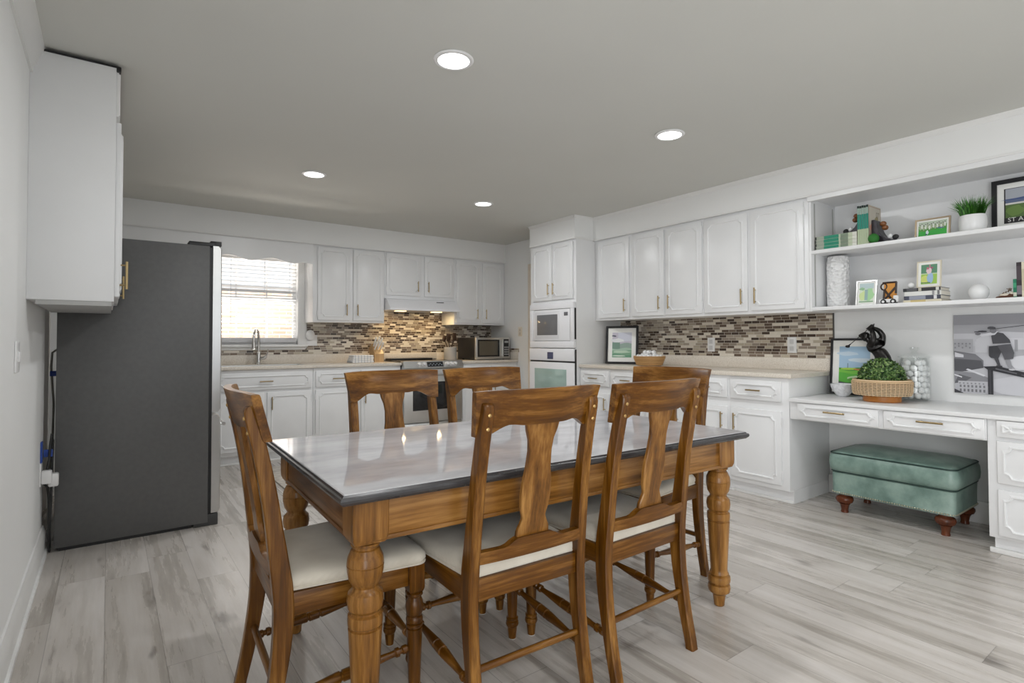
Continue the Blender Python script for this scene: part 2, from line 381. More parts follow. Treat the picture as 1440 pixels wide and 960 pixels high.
wb.box(XL, WX0, YB, YB+.12, 0, ZC).box(WX1, XR+.12, YB, YB+.12, 0, ZC).box(WX0, WX1, YB, YB+.12, 0, WZ0).box(WX0, WX1, YB, YB+.12, WZ1, ZC)
struct(wb.build('wall_back'))
wr = MB(WALL)
wr.box(XL, 0.3, YR-.12, YR, 0, ZC).box(3.5, XR, YR-.12, YR, 0, ZC).box(0.3, 3.5, YR-.12, YR, 2.2, ZC).box(0.3, 3.5, YR-.12, YR, 0, 0.3)
struct(wr.build('wall_rear'))
ws = MB(WALL)
ws.box(XN, XN+.12, 5.44, YB, 0, ZC).box(XN, XN+.12, 4.84, 5.44, 2.06, ZC).box(XN, XR+.12, 4.86, 4.98, 0, ZC)
struct(ws.build('wall_side'))
# door in the side wall; next room's warm light put into its colours
dt = MB(plain('warm_lit_door', srgb(214, 192, 168), 0.5)).box(XN+.03, XN+.07, 4.98, 5.425, 0.01, 2.058, .003)
dr = struct(dt.build('door_1'))
c1 = MB(plain('warm_lit_casing', srgb(226, 214, 198), 0.45))
c1.box(XN-.018, XN, 5.37, 5.45, 0, 2.05, .004).box(XN-.018, XN, 4.86, 5.45, 2.05, 2.13, .004).box(XN, XN+.12, 5.425, 5.44, 0, 2.05)
c1.build('casing', dr)
# baseboard, crown
def profile_run(mb, prof, p0, p1, out):
    """prof (o, z): outline pushed along out, swept from p0 to p1"""
    ring = lambda p: [Vector(p)+Vector(out)*o+Vector((0, 0, z)) for o, z in prof]
    return mb.loft([ring(p0), ring(p1)])
BASEP = [(0, 0), (.026, 0), (.026, .018), (.016, .022), (.016, .115), (.012, .128), (.007, .150), (0, .152)]
struct(profile_run(MB(TRIMW), BASEP, (XL, YR, 0), (XL, 4.0, 0), (1, 0, 0)).build('baseboard_left'))
CROWN = [(0, 0), (0, -.125), (.010, -.125), (.014, -.100), (.020, -.09), (.034, -.045), (.044, -.030), (.048, 0)]
struct(profile_run(MB(TRIMW), CROWN, (XL, YR, ZC), (XL, YB, ZC), (1, 0, 0)).build('trim_1'))
# soffits (painted bulkheads over the cabinets)
XS, YS, XT = 4.075, 5.95, 3.815        # right soffit face, back soffit face, oven tower face
so = MB(WALL); so.box(XL, XN, YS, YB, 2.205, ZC); so.use(TRIMW).box(XL, XN, YS-.008, YS, 2.198, 2.214, .003); struct(so.build('wall_soffit_back'))
so = MB(WALL); so.box(XS, XR, YR, 4.12, 2.205, ZC); so.use(TRIMW).box(XS-.008, XS, YR, 4.12, 2.200, 2.214, .003); struct(so.build('wall_soffit_right'))
so = MB(WALL); so.box(XT, XR, 4.115, 4.86, 2.215, ZC); so.use(TRIMW).box(XT-.008, XT, 4.107, 4.86, 2.206, 2.222, .003); so.box(XT, XS, 4.107, 4.115, 2.206, 2.222, .003); struct(so.build('wall_soffit_tower'))
CR2 = [(0, 0), (0, -.030), (.006, -.030), (.009, -.022), (.016, -.010), (.022, -.006), (.024, 0)]
struct(profile_run(MB(TRIMW), CR2, (XS, YR, ZC), (XS, 4.115, ZC), (-1, 0, 0)).build('trim_2'))
t3 = MB(TRIMW); profile_run(t3, CR2, (XT, 4.10, ZC), (XT, 4.86, ZC), (-1, 0, 0)); profile_run(t3, CR2, (XT-.02, 4.115, ZC), (XS, 4.115, ZC), (0, -1, 0)); struct(t3.build('trim_3'))
# mosaic backsplash
bs = MB(MOS_X); bs.box(XL, WX0-.10, YB-.009, YB, 1.02, 1.40).box(WX1+.10, XN, YB-.009, YB, 1.02, 1.40).box(WX0-.10, WX1+.10, YB-.009, YB, 1.02, 1.085).box(2.56, 3.49, YB-.009, YB, 1.40, 1.66)
struct(bs.build('wall_backsplash_back'))
struct(MB(MOS_Y).box(XN-.009, XN, 5.66, YB-.009, 1.02, 1.068).build('wall_backsplash_side'))
b2 = MB(MOS_Y).box(XR-.009, XR, 1.945, 4.13, 1.02, 1.385); b2.use(plain('dark_edge_strip', srgb(80, 78, 74), .4)).box(XR-.011, XR, 1.937, 1.945, 1.02, 1.385); struct(b2.build('wall_backsplash_right'))
# window: casing, sashes, glass, sill
wn = struct(MB(TRIMW).box(WX0-.085, WX0, YB-.02, YB, 1.13, WZ1, .004).box(WX1, WX1+.09, YB-.02, YB, 1.13, WZ1, .004).box(WX0-.085, WX1+.09, YB-.02, YB, WZ1, 2.16, .004).build('window_1'))
sh = MB(PLATE)
for (z0, z1, y) in ((WZ0, 1.635, YB+.05), (1.605, WZ1, YB+.08)):
    sh.box(WX0, WX0+.035, y, y+.03, z0, z1).box(WX1-.035, WX1, y, y+.03, z0, z1).box(WX0+.035, WX1-.035, y+.001, y+.029, z0, z0+.04).box(WX0+.035, WX1-.035, y+.001, y+.029, z1-.035, z1)
    for q in (1, 2): xm = WX0+(WX1-WX0)*q/3; sh.box(xm-.008, xm+.008, y+.008, y+.02, z0+.01, z1-.01)
    sh.box(WX0+.01, WX1-.01, y+.009, y+.019, (z0+z1)/2-.008, (z0+z1)/2+.008)
sh.build('sash', wn)
MB(PANE).box(WX0+.02, WX1-.02, YB+.063, YB+.067, WZ0+.02, 1.62).box(WX0+.02, WX1-.02, YB+.093, YB+.097, 1.62, WZ1-.02).build('pane', wn)
MB(TRIMW).box(WX0-.11, WX1+.10, YB-.055, YB+.05, 1.105, 1.13, .005).box(WX0-.09, WX1+.08, YB-.022, YB, 1.075, 1.105, .004).build('window_sill', wn)
# invented windows behind the camera, added for the fill lights: left and rear wall
def fill_window(name, P, a0, a1, b0, b1, n):
    w = MB(TRIMW); t = .06
    for k in range(n+1): a = a0+(a1-a0-t)*k/n; pbox(w, P, a, a+t, b0, b1, -.12, -.06)
    pbox(w, P, a0+t, a1-t, b0, b0+t, -.115, -.065); pbox(w, P, a0+t, a1-t, b1-t, b1, -.115, -.065)
    w = struct(w.build(name)); g = MB(PANE); pbox(g, P, a0+.01, a1-.01, b0+.01, b1-.01, -.092, -.088); g.build('pane', w)
def pbox(mb, P, a0, a1, b0, b1, n0, n1, bev=0.0):
    p, q = P(a0, b0, n0), P(a1, b1, n1); lo = [min(i, j) for i, j in zip(p, q)]; hi = [max(i, j) for i, j in zip(p, q)]
    return mb.box(lo[0], hi[0], lo[1], hi[1], lo[2], hi[2], bev)
fill_window('fill_window_left', PL(XL), -2.0, -.10, .16, 2.12, 2)
fill_window('fill_window_rear', lambda a, b, n: (a, YR+n, b), .3, 3.5, .3, 2.2, 3)
# blind
bl = thing('window_blind', 'white slatted blind hanging in the window above the sink', 'blind', (1.23, YB+.02, 2.0))
MB(PLATE).box(WX0+.01, WX1-.01, YB-.01, YB+.04, 2.03, 2.075, .004).build('head_rail', bl)
sl = MB(PLATE); nz = 19
for i in range(nz):
    z = 1.245+i*.0415; rot = Matrix.Translation((0, YB+.015, z)) @ Matrix.Rotation(math.radians(-30 if z > 1.68 else -7), 4, 'X')
    sl.box(WX0+.015, WX1-.015, -.024, .024, -.0015, .0015, mat=rot)
sl.build('slat', bl)
MB(plain('grey_bottom_rail', (.62, .62, .64), .4)).box(WX0+.012, WX1-.012, YB-.01, YB+.04, 1.155, 1.205, .006).build('bottom_rail', bl)
cd = MB(plain('blind_cord', (.7, .72, .75), .7))
for q in (.26, .62, .9): xm = WX0+(WX1-WX0)*q; cd.box(xm-.002, xm+.002, YB-.012, YB-.009, 1.16, 2.04)
cd.build('cord', bl)
# outdoors: neighbouring brick house and ground
ob = MB(BRICK).box(-4, 9, 9.3, 9.6, -0.3, 1.98); struct(ob.build('exterior_brick_wall'))
struct(MB(plain('pale_concrete', (.55, .54, .52), .9)).box(-6, 12, YB+.12, 14, -.4, -.3).build('exterior_ground'))

# ------------------------------------------------------------------ ceiling lights
for i, (x, y) in enumerate(LIGHT_XY):
    lb = ['round recessed downlight over the near side of the dining table', 'round recessed downlight over the walkway by the long white counter', 'round recessed downlight near the sink window', 'round recessed downlight in front of the oven tower',
          'a', 'b', 'c', 'd'][i]
    if i < 4:
        t = thing('ceiling_light', lb, 'ceiling light', (x, y, ZC), 'recessed downlights')
        MB(PLATE).lathe([(.088, 0), (.092, -.004), (.086, -.009), (.072, -.010), (.071, -.003), (.071, 0)], (x, y, ZC), 40, caps=False).build('trim_ring', t)
        MB(LAMP).lathe([(.001, -.0065), (.071, -.0065)], (x, y, ZC), 40, caps=False).build('diffuser', t)
    light('downlight', 'AREA', (x, y, ZC-.012), DOWN_W if i < 4 else DOWN_W*.62, (0.975, 0.988, 1.0), shape='DISK', size=.14)  # the dimmer ones are unseen, assumed behind the camera to add fill light

# ------------------------------------------------------------------ cabinet helpers
def notch_path(a0, a1, b0, b1, n, k=5):
    pts = []
    for (cx, cy, t0) in ((a0, b0, 90), (a1, b0, 180), (a1, b1, 270), (a0, b1, 0)):
        sx = 1 if cx == a0 else -1; sy = 1 if cy == b0 else -1
        arc = [(cx+sx*n*math.sin(math.radians(90*i/k)), cy+sy*n*math.cos(math.radians(90*i/k))) for i in range(k+1)]
        # a small square step at each end of the scooped corner
        st = n*.22
        arc = [(cx, arc[0][1]+sy*st), (cx+sx*st, arc[0][1]+sy*st)]+[(p[0]+sx*st*.6, p[1]+sy*st*.6) for p in arc[1:-1]]+[(arc[-1][0]+sx*st, cy+sy*st), (arc[-1][0]+sx*st, cy)]
        if (cx, cy) in ((a1, b0), (a0, b1)): arc = arc[::-1]
        pts += arc
    return pts
def molding(mb, P, path, n0, w=.016, h=.0095):
    """a raised bead along a closed path on face P at height n0"""
    k = len(path); nor = []
    for i in range(k):
        p, q, r = Vector(path[i-1]), Vector(path[i]), Vector(path[(i+1) % k])
        d1 = (q-p).normalized(); d2 = (r-q).normalized(); n1 = Vector((d1.y, -d1.x)); n2 = Vector((d2.y, -d2.x)); m = n1+n2
        m = m.normalized() if m.length > 1e-6 else n1
        nor.append(m/max(.5, m.dot(n1)))
    prof = [(-.5, 0), (-.44, .75), (-.15, 1), (.12, .85), (.2, .45), (.44, .40), (.5, 0)]
    vs = []; fs = []; np_ = len(prof)
    for (q, m) in zip(path, nor):
        for o, hh in prof: vs.append(Vector(P(q[0]+m.x*o*w, q[1]+m.y*o*w, n0+hh*h)))
    for i in range(k):
        j = (i+1) % k
        for c in range(np_-1): fs.append((i*np_+c, i*np_+c+1, j*np_+c+1, j*np_+c))
    mb.faces(vs, fs)
def handle(P, a, b, L, vert, parent, n0=.02, mat=BRASS, lab='brushed brass bar handle'):
    h = MB(mat); r = .0055
    e = (0, L/2) if vert else (L/2, 0); k = (0, L*.36) if vert else (L*.36, 0)
    h.tube([P(a-e[0], b-e[1], n0+.028), P(a+e[0], b+e[1], n0+.028)], r, 10)
    for s in (-1, 1): h.tube([P(a+s*k[0], b+s*k[1], n0), P(a+s*k[0], b+s*k[1], n0+.028)], .004, 8)
    o = h.build('handle', parent); o['label'] = lab; return o
def front(kind, P, a0, a1, b0, b1, parent, inset=.04, notch=.024, hinge=None, th=.02):
    d = MB(WHITE); pbox(d, P, a0, a1, b0, b1, 0, th, .004)
    molding(d, P, notch_path(a0+inset, a1-inset, b0+inset, b1-inset, notch), th-.0006)
    o = d.build(kind, parent)
    if hinge is not None:
        hg = MB(WHITE); a = a0-.004 if hinge < 0 else a1+.004
        for bb in (b0+.07, b1-.07): hg.tube([P(a, bb-.026, th*.7), P(a, bb+.026, th*.7)], .0045, 8); hg.tube([P(a, bb-.034, th*.7), P(a, bb+.034, th*.7)], .0025, 8)
        hg.build('hinge', o)
    return o

# ---- upper cabinets on the back wall (faces at y = 5.98)
YU = 5.98; P = PB(YU)
def upper(label, P, a0, a1, b0, b1, depth, doors, group):
    c = P((a0+a1)/2, b0, 0); t = thing('wall_cabinet', label, 'cabinet', c, group)
    m = MB(WHITE); pbox(m, P, a0, a1, b0, b1, -depth, 0, .002); m.build('body', t)
    for (x0, x1, z0, z1, hs, hg) in doors:
        o = front('door', P, x0, x1, z0, z1, t, hinge=hg)
        if hs: handle(P, (x1-.042) if hs > 0 else (x0+.042), z0+.115, .125, True, o)
    return t
GU = 'white wall cabinets'
upper('white wall cabinet beside the sink window, two tall notched-panel doors', P, 1.752, 2.558, 1.372, 2.205, .33, [(1.80, 2.152, 1.395, 2.182, 1, -1), (2.190, 2.548, 1.395, 2.182, -1, 1)], GU)
upper('short white wall cabinet above the range hood', P, 2.560, 3.488, 1.662, 2.205, .33, [(2.578, 3.015, 1.70, 2.185, 1, -1), (3.07, 3.475, 1.70, 2.185, -1, 1)], GU)
upper('white wall cabinet above the steel countertop microwave', P, 3.490, 4.262, 1.372, 2.205, .33, [(3.51, 3.855, 1.395, 2.172, 1, -1), (3.905, 4.222, 1.395, 2.172, -1, 1)], GU)
# scalloped valance over the window
va = MB(WHITE)
pts = []
for i in range(0, 121):
    x = XL+(1.752-XL)*i/120; s = (1.752-x)
    z = 2.0+.018*math.cos((s-.41)*2*PI/.40) if .10 < s < 1.02 else 1.99+.012*(0 if s > 1.02 else s*10)
    pts.append((x, z))
poly = [(XL, 2.204)]+pts+[(1.752, 2.204)]
va.prism(poly, PB(YU), -.02, 0); va.use(TRIMW).box(XL, 1.752, YU+.02, YU+.06, 2.185, 2.204)
tag(place(va.build('valance'), (.8, YU, 2.0)), 'white scalloped wooden valance board across the top of the sink window', 'valance')
# ---- range hood
hd = thing('range_hood', 'white slim range hood with warm lights under the short cabinet', 'range hood', (3.02, 6.05, 1.52))
poly = [(YB-.012, 1.66), (YU-.03, 1.66), (YU-.055, 1.65), (5.825, 1.545), (5.825, 1.522), (YB-.012, 1.522)]
hm = MB(APPL); hm.prism(poly, lambda a, b, n: (n, a, b), 2.566, 3.484); hm.build('body', hd)
MB(BLACK).box(3.2, 3.30, 5.903, 5.909, 1.628, 1.636, mat=None).build('switch', hd)
MB(WARML).box(2.72, 2.84, 5.98, 6.06, 1.516, 1.5215, .002).box(3.20, 3.32, 5.98, 6.06, 1.516, 1.5215, .002).build('bulb_lens', hd)
for x in (2.78, 3.26): light('hood_lamp', 'AREA', (x, 6.02, 1.512), HOOD_W, (1, 0.70, 0.34), shape='RECTANGLE', size=.11, size_y=.07)

# ---- base cabinets along the back wall (faces at y = 5.70)
YF = 5.70; P = PB(YF)
def base(label, P, a0, a1, depth, drawers, doors, group, name='base_cabinet', toe=.055, top=.893):
    c = P((a0+a1)/2, 0, -depth/2); t = thing(name, label, 'cabinet', c, group)
    m = MB(WHITE); pbox(m, P, a0, a1, .094, top, -depth, 0, .002); pbox(m, P, a0, a1, 0, .094, -depth, -toe); m.build('body', t)
    k = MB(TRIMW); pbox(k, P, a0, a1, 0, .02, -toe, -toe+.014, .004); k.build('shoe_molding', t)
    for (x0, x1, z0, z1, hl) in drawers:
        o = front('drawer', P, x0, x1, z0, z1, t, inset=.032, notch=.022)
        if hl: handle(P, (x0+x1)/2, (z0+z1)/2, hl, False, o)
    for (x0, x1, z0, z1, hs, hg) in doors:
        o = front('door', P, x0, x1, z0, z1, t, hinge=hg)
        if hs: handle(P, (x1-.04) if hs > 0 else (x0+.04), z1-.105, .125, True, o)
    return t
GB = 'white base cabinets'
base('white base cabinet in the corner behind the refrigerator', P, XL+.002, .755, .60, [(.32, .735, .70, .862, .12)], [(.32, .735, .13, .672, 1, -1)], GB)
base('white sink base cabinet with one wide false drawer under the window', P, .76, 1.675, .60, [(.80, 1.655, .70, .862, .12)], [(.80, 1.215, .13, .672, 1, -1), (1.24, 1.655, .13, .672, -1, 1)], GB)
base('white base cabinet with drawer between the sink and the range', P, 1.68, 2.635, .60, [(1.70, 2.15, .70, .862, .12), (2.175, 2.62, .70, .862, .12)], [(1.70, 2.15, .13, .672, 1, -1), (2.175, 2.62, .13, .672, -1, 1)], GB)
base('white base cabinet below the steel countertop microwave', P, 3.412, 4.262, .60, [(3.43, 3.82, .70, .862, .12), (3.85, 4.235, .70, .862, .12)], [(3.43, 3.82, .13, .672, 1, -1), (3.85, 4.235, .13, .672, -1, 1)], GB)
# countertops at the back
SX0, SX1, SY0, SY1 = .86, 1.66, 5.80, 6.17
ct = thing('countertop', 'beige speckled countertop with the sink cut into it', 'countertop', (1.2, 6.0, .895))
m = MB(STONE)
m.box(XL+.001, SX0, 5.672, YB-.001, .895, .925, .004).box(SX1, 2.64, 5.672, YB-.001, .895, .925, .004).box(SX0-.003, SX1+.003, 5.672, SY0, .895, .925, .004).box(SX0-.003, SX1+.003, SY1, YB-.001, .895, .925, .004)
m.build('slab', ct); MB(STONE).box(XL+.001, 2.64, YB-.024, YB-.001, .925, 1.02, .003).build('upstand', ct)
ct = thing('countertop', 'beige speckled countertop carrying the crock and the steel microwave', 'countertop', (3.8, 6.0, .895))
MB(STONE).box(3.408, XN-.001, 5.672, YB-.001, .895, .925, .004).build('slab', ct); MB(STONE).box(3.408, XN-.001, YB-.024, YB-.001, .925, 1.02, .003).box(XN-.022, XN-.001, 5.672, YB-.024, .925, 1.02, .003).box(2.64, 3.408, YB-.024, YB-.001, .94, 1.02, .003).build('upstand', ct)
# sink + faucet
sk = MB(STEEL); w = .012
sk.box(SX0, SX1, SY0, SY0+w, .73, .922).box(SX0, SX1, SY1-w, SY1, .73, .922).box(SX0, SX0+w, SY0, SY1, .73, .922).box(SX1-w, SX1, SY0, SY1, .73, .922).box(SX0, SX1, SY0, SY1, .722, .732)
skt = thing('sink', 'stainless undermount sink bowl set into the beige counter', 'sink', (1.26, 6.0, .72)); sk.build('basin', skt)
MB(CHROME).lathe([(.045, 0), (.045, .004), (.03, .005), (.001, .003)], (1.26, 6.0, .733), 20).build('drain', skt)
fx, fy = 1.27, 6.22
fa = thing('faucet', 'brushed nickel gooseneck faucet behind the sink', 'faucet', (fx, fy, .925))
MB(CHROME).lathe([(.030, 0), (.030, .012), (.024, .02), (.022, .11), (.020, .125), (.014, .13)], (fx, fy, .925), 20).build('base', fa)
arc = [(fx, fy, 1.05), (fx, fy, 1.19)]+[(fx-.055*(1-math.cos(math.radians(a)))*.75, fy-.085*(1-math.cos(math.radians(a))), 1.19+.10*math.sin(math.radians(a))) for a in range(15, 181, 15)]+[(fx-.083, fy-.172, 1.15)]
MB(CHROME).tube(arc, .0125, 12).build('spout', fa)
MB(CHROME).lathe([(.015, 0), (.019, -.02), (.019, -.06), (.024, -.075), (.022, -.08)], (fx-.083, fy-.172, 1.16), 16).build('spray_head', fa)
hh = MB(CHROME); hh.tube([(fx+.015, fy-.02, .985), (fx+.05, fy-.035, .995), (fx+.065, fy-.04, 1.01)], [.016, .018, .014], 12); hh.tube([(fx+.06, fy-.04, 1.0), (fx+.08, fy-.045, 1.05), (fx+.083, fy-.046, 1.085)], [.008, .006, .007], 10)
hh.build('lever', fa)
# plug-in on the wall by the window
ot = thing('wall_outlet', 'white double outlet plate beside the sink window, air freshener plugged in', 'outlet', (1.835, YB-.01, 1.11))
MB(PLATE).box(1.775, 1.895, YB-.016, YB-.009, 1.115, 1.235, .003).build('cover_plate', ot)
pf = MB(PLATE); pf.sphere((1.812, YB-.04, 1.235), .05, 18, (1, .5, 1.15)); tag(place(pf.build('air_freshener'), (1.812, YB-.04, 1.18)), 'white oval plug-in air freshener in the outlet by the window', 'air freshener')
ot = thing('wall_outlet', 'beige outlet plate on the side wall near the oven tower', 'outlet', (XN, 5.63, 1.23))
MB(plain('almond_plastic', srgb(228, 220, 206), .4)).box(XN-.007, XN, 5.59, 5.67, 1.225, 1.345, .003).build('cover_plate', ot)
MB(plain('almond_socket', srgb(205, 196, 182), .4)).box(XN-.009, XN-.006, 5.615, 5.645, 1.245, 1.278, .003).box(XN-.009, XN-.006, 5.615, 5.645, 1.292, 1.325, .003).build('socket', ot)

# ---- range (slide-in stove)
rg = thing('range', 'stainless slide-in kitchen range with front knobs and glass cooktop', 'stove', (3.025, 5.98, 0))
x0, x1, yf = 2.646, 3.402, 5.655
MB(STEEL).box(x0, x1, yf+.02, 6.28, .06, .915, .004).build('body', rg)
MB(BLACKGL).box(x0-.004, x1+.004, yf+.06, 6.275, .928, .938, .003).build('cooktop', rg)
MB(BLACK).box(x0+.05, x1-.15, 6.10, 6.26, .938, .958, .006).build('rear_vent', rg)
cp = MB(STEEL); cp.prism([(yf-.045, .862), (yf-.035, .852), (yf+.06, .852), (yf+.06, .938), (yf-.01, .938)], lambda a, b, n: (n, a, b), x0-.002, x1+.002)
cpo = cp.build('control_panel', rg)
tilt = math.atan2(.035, .076)
def on_panel(u, v, d):   # point on the sloping control face
    return (u, yf-.045+v*math.sin(tilt)-d*math.cos(tilt), .862+v*math.cos(tilt)+d*math.sin(tilt))
dp = MB(BLACKGL); dp.faces([on_panel(u, v, d) for d in (0, .003) for v in (.010, .070) for u in (2.93, 3.135)], [(0, 1, 3, 2), (4, 5, 7, 6), (0, 1, 5, 4), (2, 3, 7, 6), (0, 2, 6, 4), (1, 3, 7, 5)]); dpo = dp.build('display', cpo)
dm = MB(emission('display_glow', (.75, .85, .95), .5))
for i in range(9): u = 2.945+i*.0205; dm.faces([on_panel(u+a, v, .0035) for v in (.028+.016*(i % 2), .034+.016*(i % 2)) for a in (0, .012)], [(0, 1, 3, 2)])
dm.build('display_marks', dpo)
for u in (2.82, 2.885, 3.18, 3.235, 3.29):
    k = MB(PLATE); p, q = Vector(on_panel(u, .04, 0)), Vector(on_panel(u, .04, .034)); k.turned(p, q, [(0, .024), (.25, .024), (.3, .020), (.92, .018), (1, .015)], 18); k.build('knob', rg)
od = MB(STEEL).box(x0+.004, x1-.004, yf-.02, yf+.02, .245, .845, .006); od = od.build('oven_door', rg)
MB(BLACKGL).box(x0+.11, x1-.11, yf-.024, yf-.018, .38, .70, .004).build('window', od)
hb = MB(STEEL).tube([(x0+.05, yf-.065, .785), (x1-.05, yf-.065, .785)], .012, 12)
for x in (x0+.08, x1-.08): hb.tube([(x, yf-.02, .785), (x, yf-.065, .785)], .008, 8)
hb.build('handle', od)
MB(STEEL).box(x0+.004, x1-.004, yf-.015, yf+.02, .085, .235, .006).build('storage_drawer', rg)
MB(BLACK).box(x0+.02, x1-.02, yf+.03, 6.2, .0, .06).build('plinth', rg)

# ---- knife block, towel, crock, microwave on the back counter
kb = thing('knife_block', 'light wood knife block holding white-handled knives beside the range', 'knife block', (2.50, 6.1, .925))
m = MB(LIGHT_WOOD); m.prism([(6.02, .925), (6.16, .925), (6.20, 1.075), (6.13, 1.135), (6.06, 1.06), (6.02, 1.02)], lambda a, b, n: (n, a, b), 2.465, 2.575); m.build('block', kb)
HAN = plain('white_knife_handle', (.75, .75, .74), .35)
kpos = [(2.485, 6.075, 1.06), (2.52, 6.075, 1.06), (2.555, 6.075, 1.06), (2.485, 6.105, 1.10), (2.52, 6.105, 1.10), (2.555, 6.105, 1.10), (2.50, 6.135, 1.12), (2.54, 6.135, 1.12)]
kn = []
for i, (x, y, z) in enumerate(kpos):
    t = thing('knife', 'white-handled kitchen knife standing in the light wood knife block', 'knife', (x, y, z-.005), 'knives in the knife block')
    d = Vector((.012+.003*(i % 3), -.045, .095+.008*(i % 2)))
    h = MB(HAN); h.tube([(x, y, z+.008), Vector((x, y, z))+d*.5, Vector((x, y, z))+d], [.008, .011, .010], 10); h.build('handle', t)
    MB(STEEL).tube([Vector((x, y, z))-d*.02, (x, y, z+.008)], .007, 8).build('bolster', t)
tw = MB(TOWEL)
for i in range(4): tw.box(2.16+.004*i, 2.41-.006*(i % 2), 5.90, 6.09-.01*i, .926+i*.021, .926+(i+1)*.021, .0095, 3)
tag(place(tw.build('dish_towel'), (2.28, 6.0, .926)), 'folded white checked dish towel on the counter beside the knife block', 'towel')
cx, cy_ = 3.50, 6.10
ck = MB(CROCK).lathe([(.070, 0), (.078, .004), (.080, .01), (.080, .160), (.076, .164), (.072, .160), (.072, .02), (.001, .018)], (0, 0, 0), 36, caps=False).build('utensil_crock')
ck.location = (cx, cy_, .925); tag(ck, 'white utensil crock with black lattice pattern next to the microwave', 'crock')
UT = plain('dark_wood_utensil', (.045, .022, .010), .5)
for i, (ax, ay, L, hd_) in enumerate([(-.40, .05, .30, 's'), (-.18, -.1, .31, 'f'), (.02, .15, .30, 's'), (.20, -.05, .32, 'f'), (.38, .08, .31, 's')]):
    d = Vector((ax, ay, 1)).normalized(); p = Vector((cx-ax*.05, cy_, .95)); q = p+d*L
    t = thing('cooking_spoon' if hd_ == 's' else 'spatula', ['dark wooden spoon leaning out of the crock toward the range hood', 'dark slotted spatula second from the range side in the crock', 'dark wooden spoon upright in the middle of the crock', 'dark spatula next to the upright spoon, microwave side of the crock', 'dark wooden spoon leaning out of the crock toward the microwave'][i], 'utensil', p, 'utensils in the lattice crock')
    MB(UT).tube([p, q-d*.07], .006, 8).build('handle', t)
    b = MB(UT)
    if hd_ == 's': b.sphere(q-d*.035, .034, 14, (.8, .35, 1.25))
    else: b.box(q.x-.026, q.x+.026, q.y-.004, q.y+.004, q.z-.09, q.z+.005, .004)
    b.build('bowl' if hd_ == 's' else 'blade', t)
mw = thing('microwave', 'stainless countertop microwave in the corner of the back counter', 'microwave', (3.95, 6.0, .925))
mx0, mx1, my = 3.695, 4.222, 5.80
MB(BLACK).box(mx0+.002, mx1-.002, my+.03, 6.24, .935, 1.206, .004).build('body', mw)
mf = MB(STEEL).box(mx0, mx1, my, my+.034, .933, 1.21, .006).build('door', mw)
MB(plain('smoked_glass', (.10, .085, .06), .12)).box(mx0+.05, mx0+.33, my-.004, my+.002, .985, 1.165, .004).build('window', mf)
MB(BLACKGL).box(mx0+.028, mx0+.36, my-.002, my+.002, .965, 1.182, .004).build('window_border', mf)
hn = MB(STEEL).tube([(mx0+.392, my-.028, .965), (mx0+.392, my-.028, 1.185)], .011, 12)
for z in (.985, 1.165): hn.tube([(mx0+.392, my, z), (mx0+.392, my-.028, z)], .007, 8)
hn.build('handle', mf)
kp = MB(BLACK).box(mx0+.425, mx1-.02, my-.003, my+.002, .965, 1.19, .004).build('control_panel', mw)
bt = MB(plain('grey_button', (.4, .4, .4), .4))
for r in range(4):
    for c in range(3): bt.box(mx0+.435+c*.024, mx0+.452+c*.024, my-.005, my-.002, .985+r*.03, 1.003+r*.03)
bt.box(mx0+.438, mx1-.032, my-.005, my-.002, 1.14, 1.168); bt.build('button', kp)
ft = MB(RUBBER)
for x in (mx0+.05, mx1-.05):
    for y in (my+.08, 6.18): ft.lathe([(.012, 0), (.014, .010)], (x, y, .925), 12)
ft.build('foot', mw)

# ------------------------------------------------------------------ oven tower
tw_ = thing('oven_cabinet', 'tall white oven tower cabinet holding two built-in ovens', 'cabinet', (4.15, 4.49, 0))
m = MB(WHITE); TX = XT+.015
XE = XR-.003
m.box(TX, XE, 4.115, 4.135, 0, 2.214).box(TX, XE, 4.835, 4.857, 0, 2.214).box(TX, XE, 4.135, 4.835, 1.555, 2.214).box(TX, XE, 4.135, 4.835, 1.085, 1.105).box(TX+.05, XE, 4.135, 4.835, 0, .30)
m.box(TX, TX+.02, 4.135, 4.835, .094, .30).box(XR-.02, XE, 4.135, 4.835, .3, 1.555).build('body', tw_)
P = PR(TX)
for (a0, a1, hs, hg) in ((-4.80, -4.478, 1, -1), (-4.468, -4.150, -1, 1)):
    o = front('door', P, a0, a1, 1.60, 2.185, tw_, inset=.035, hinge=hg); handle(P, (a1-.036) if hs > 0 else (a0+.036), 1.715, .12, True, o)
bm_ = thing('built_in_microwave', 'white built-in microwave with grey window in the oven tower', 'microwave', (4.0, 4.49, 1.105))
m = MB(APPL); f = lambda y0, y1, z0, z1, xa, xb, mb=m: mb.box(xa, xb, y0, y1, z0, z1, .003)
xf = XT-.02
f(4.118, 4.835, 1.50, 1.563, xf, TX-.002); f(4.118, 4.835, 1.092, 1.162, xf, TX-.002); f(4.118, 4.172, 1.162, 1.50, xf, TX-.002); f(4.78, 4.835, 1.162, 1.50, xf, TX-.002); m.build('trim_kit', bm_)
MB(BLACK).box(TX-.002, TX+.35, 4.15, 4.82, 1.12, 1.54).box(xf+.012, TX-.004, 4.112, 4.118, 1.18, 1.50).build('body', bm_)
d = MB(APPL).box(xf+.001, TX-.004, 4.178, 4.775, 1.166, 1.496, .005).build('door', bm_)
MB(plain('grey_oven_glass', (.16, .16, .165), .12)).box(xf-.003, xf+.003, 4.365, 4.705, 1.225, 1.445, .003).build('window', d)
MB(plain('pale_door_bezel', (.74, .74, .76), .25)).box(xf-.0015, xf+.003, 4.335, 4.74, 1.19, 1.475, .003).build('bezel', d)
MB(plain('grey_clock', (.14, .14, .15), .2)).box(xf-.003, xf+.003, 4.205, 4.262, 1.425, 1.462, .002).build('display', bm_)
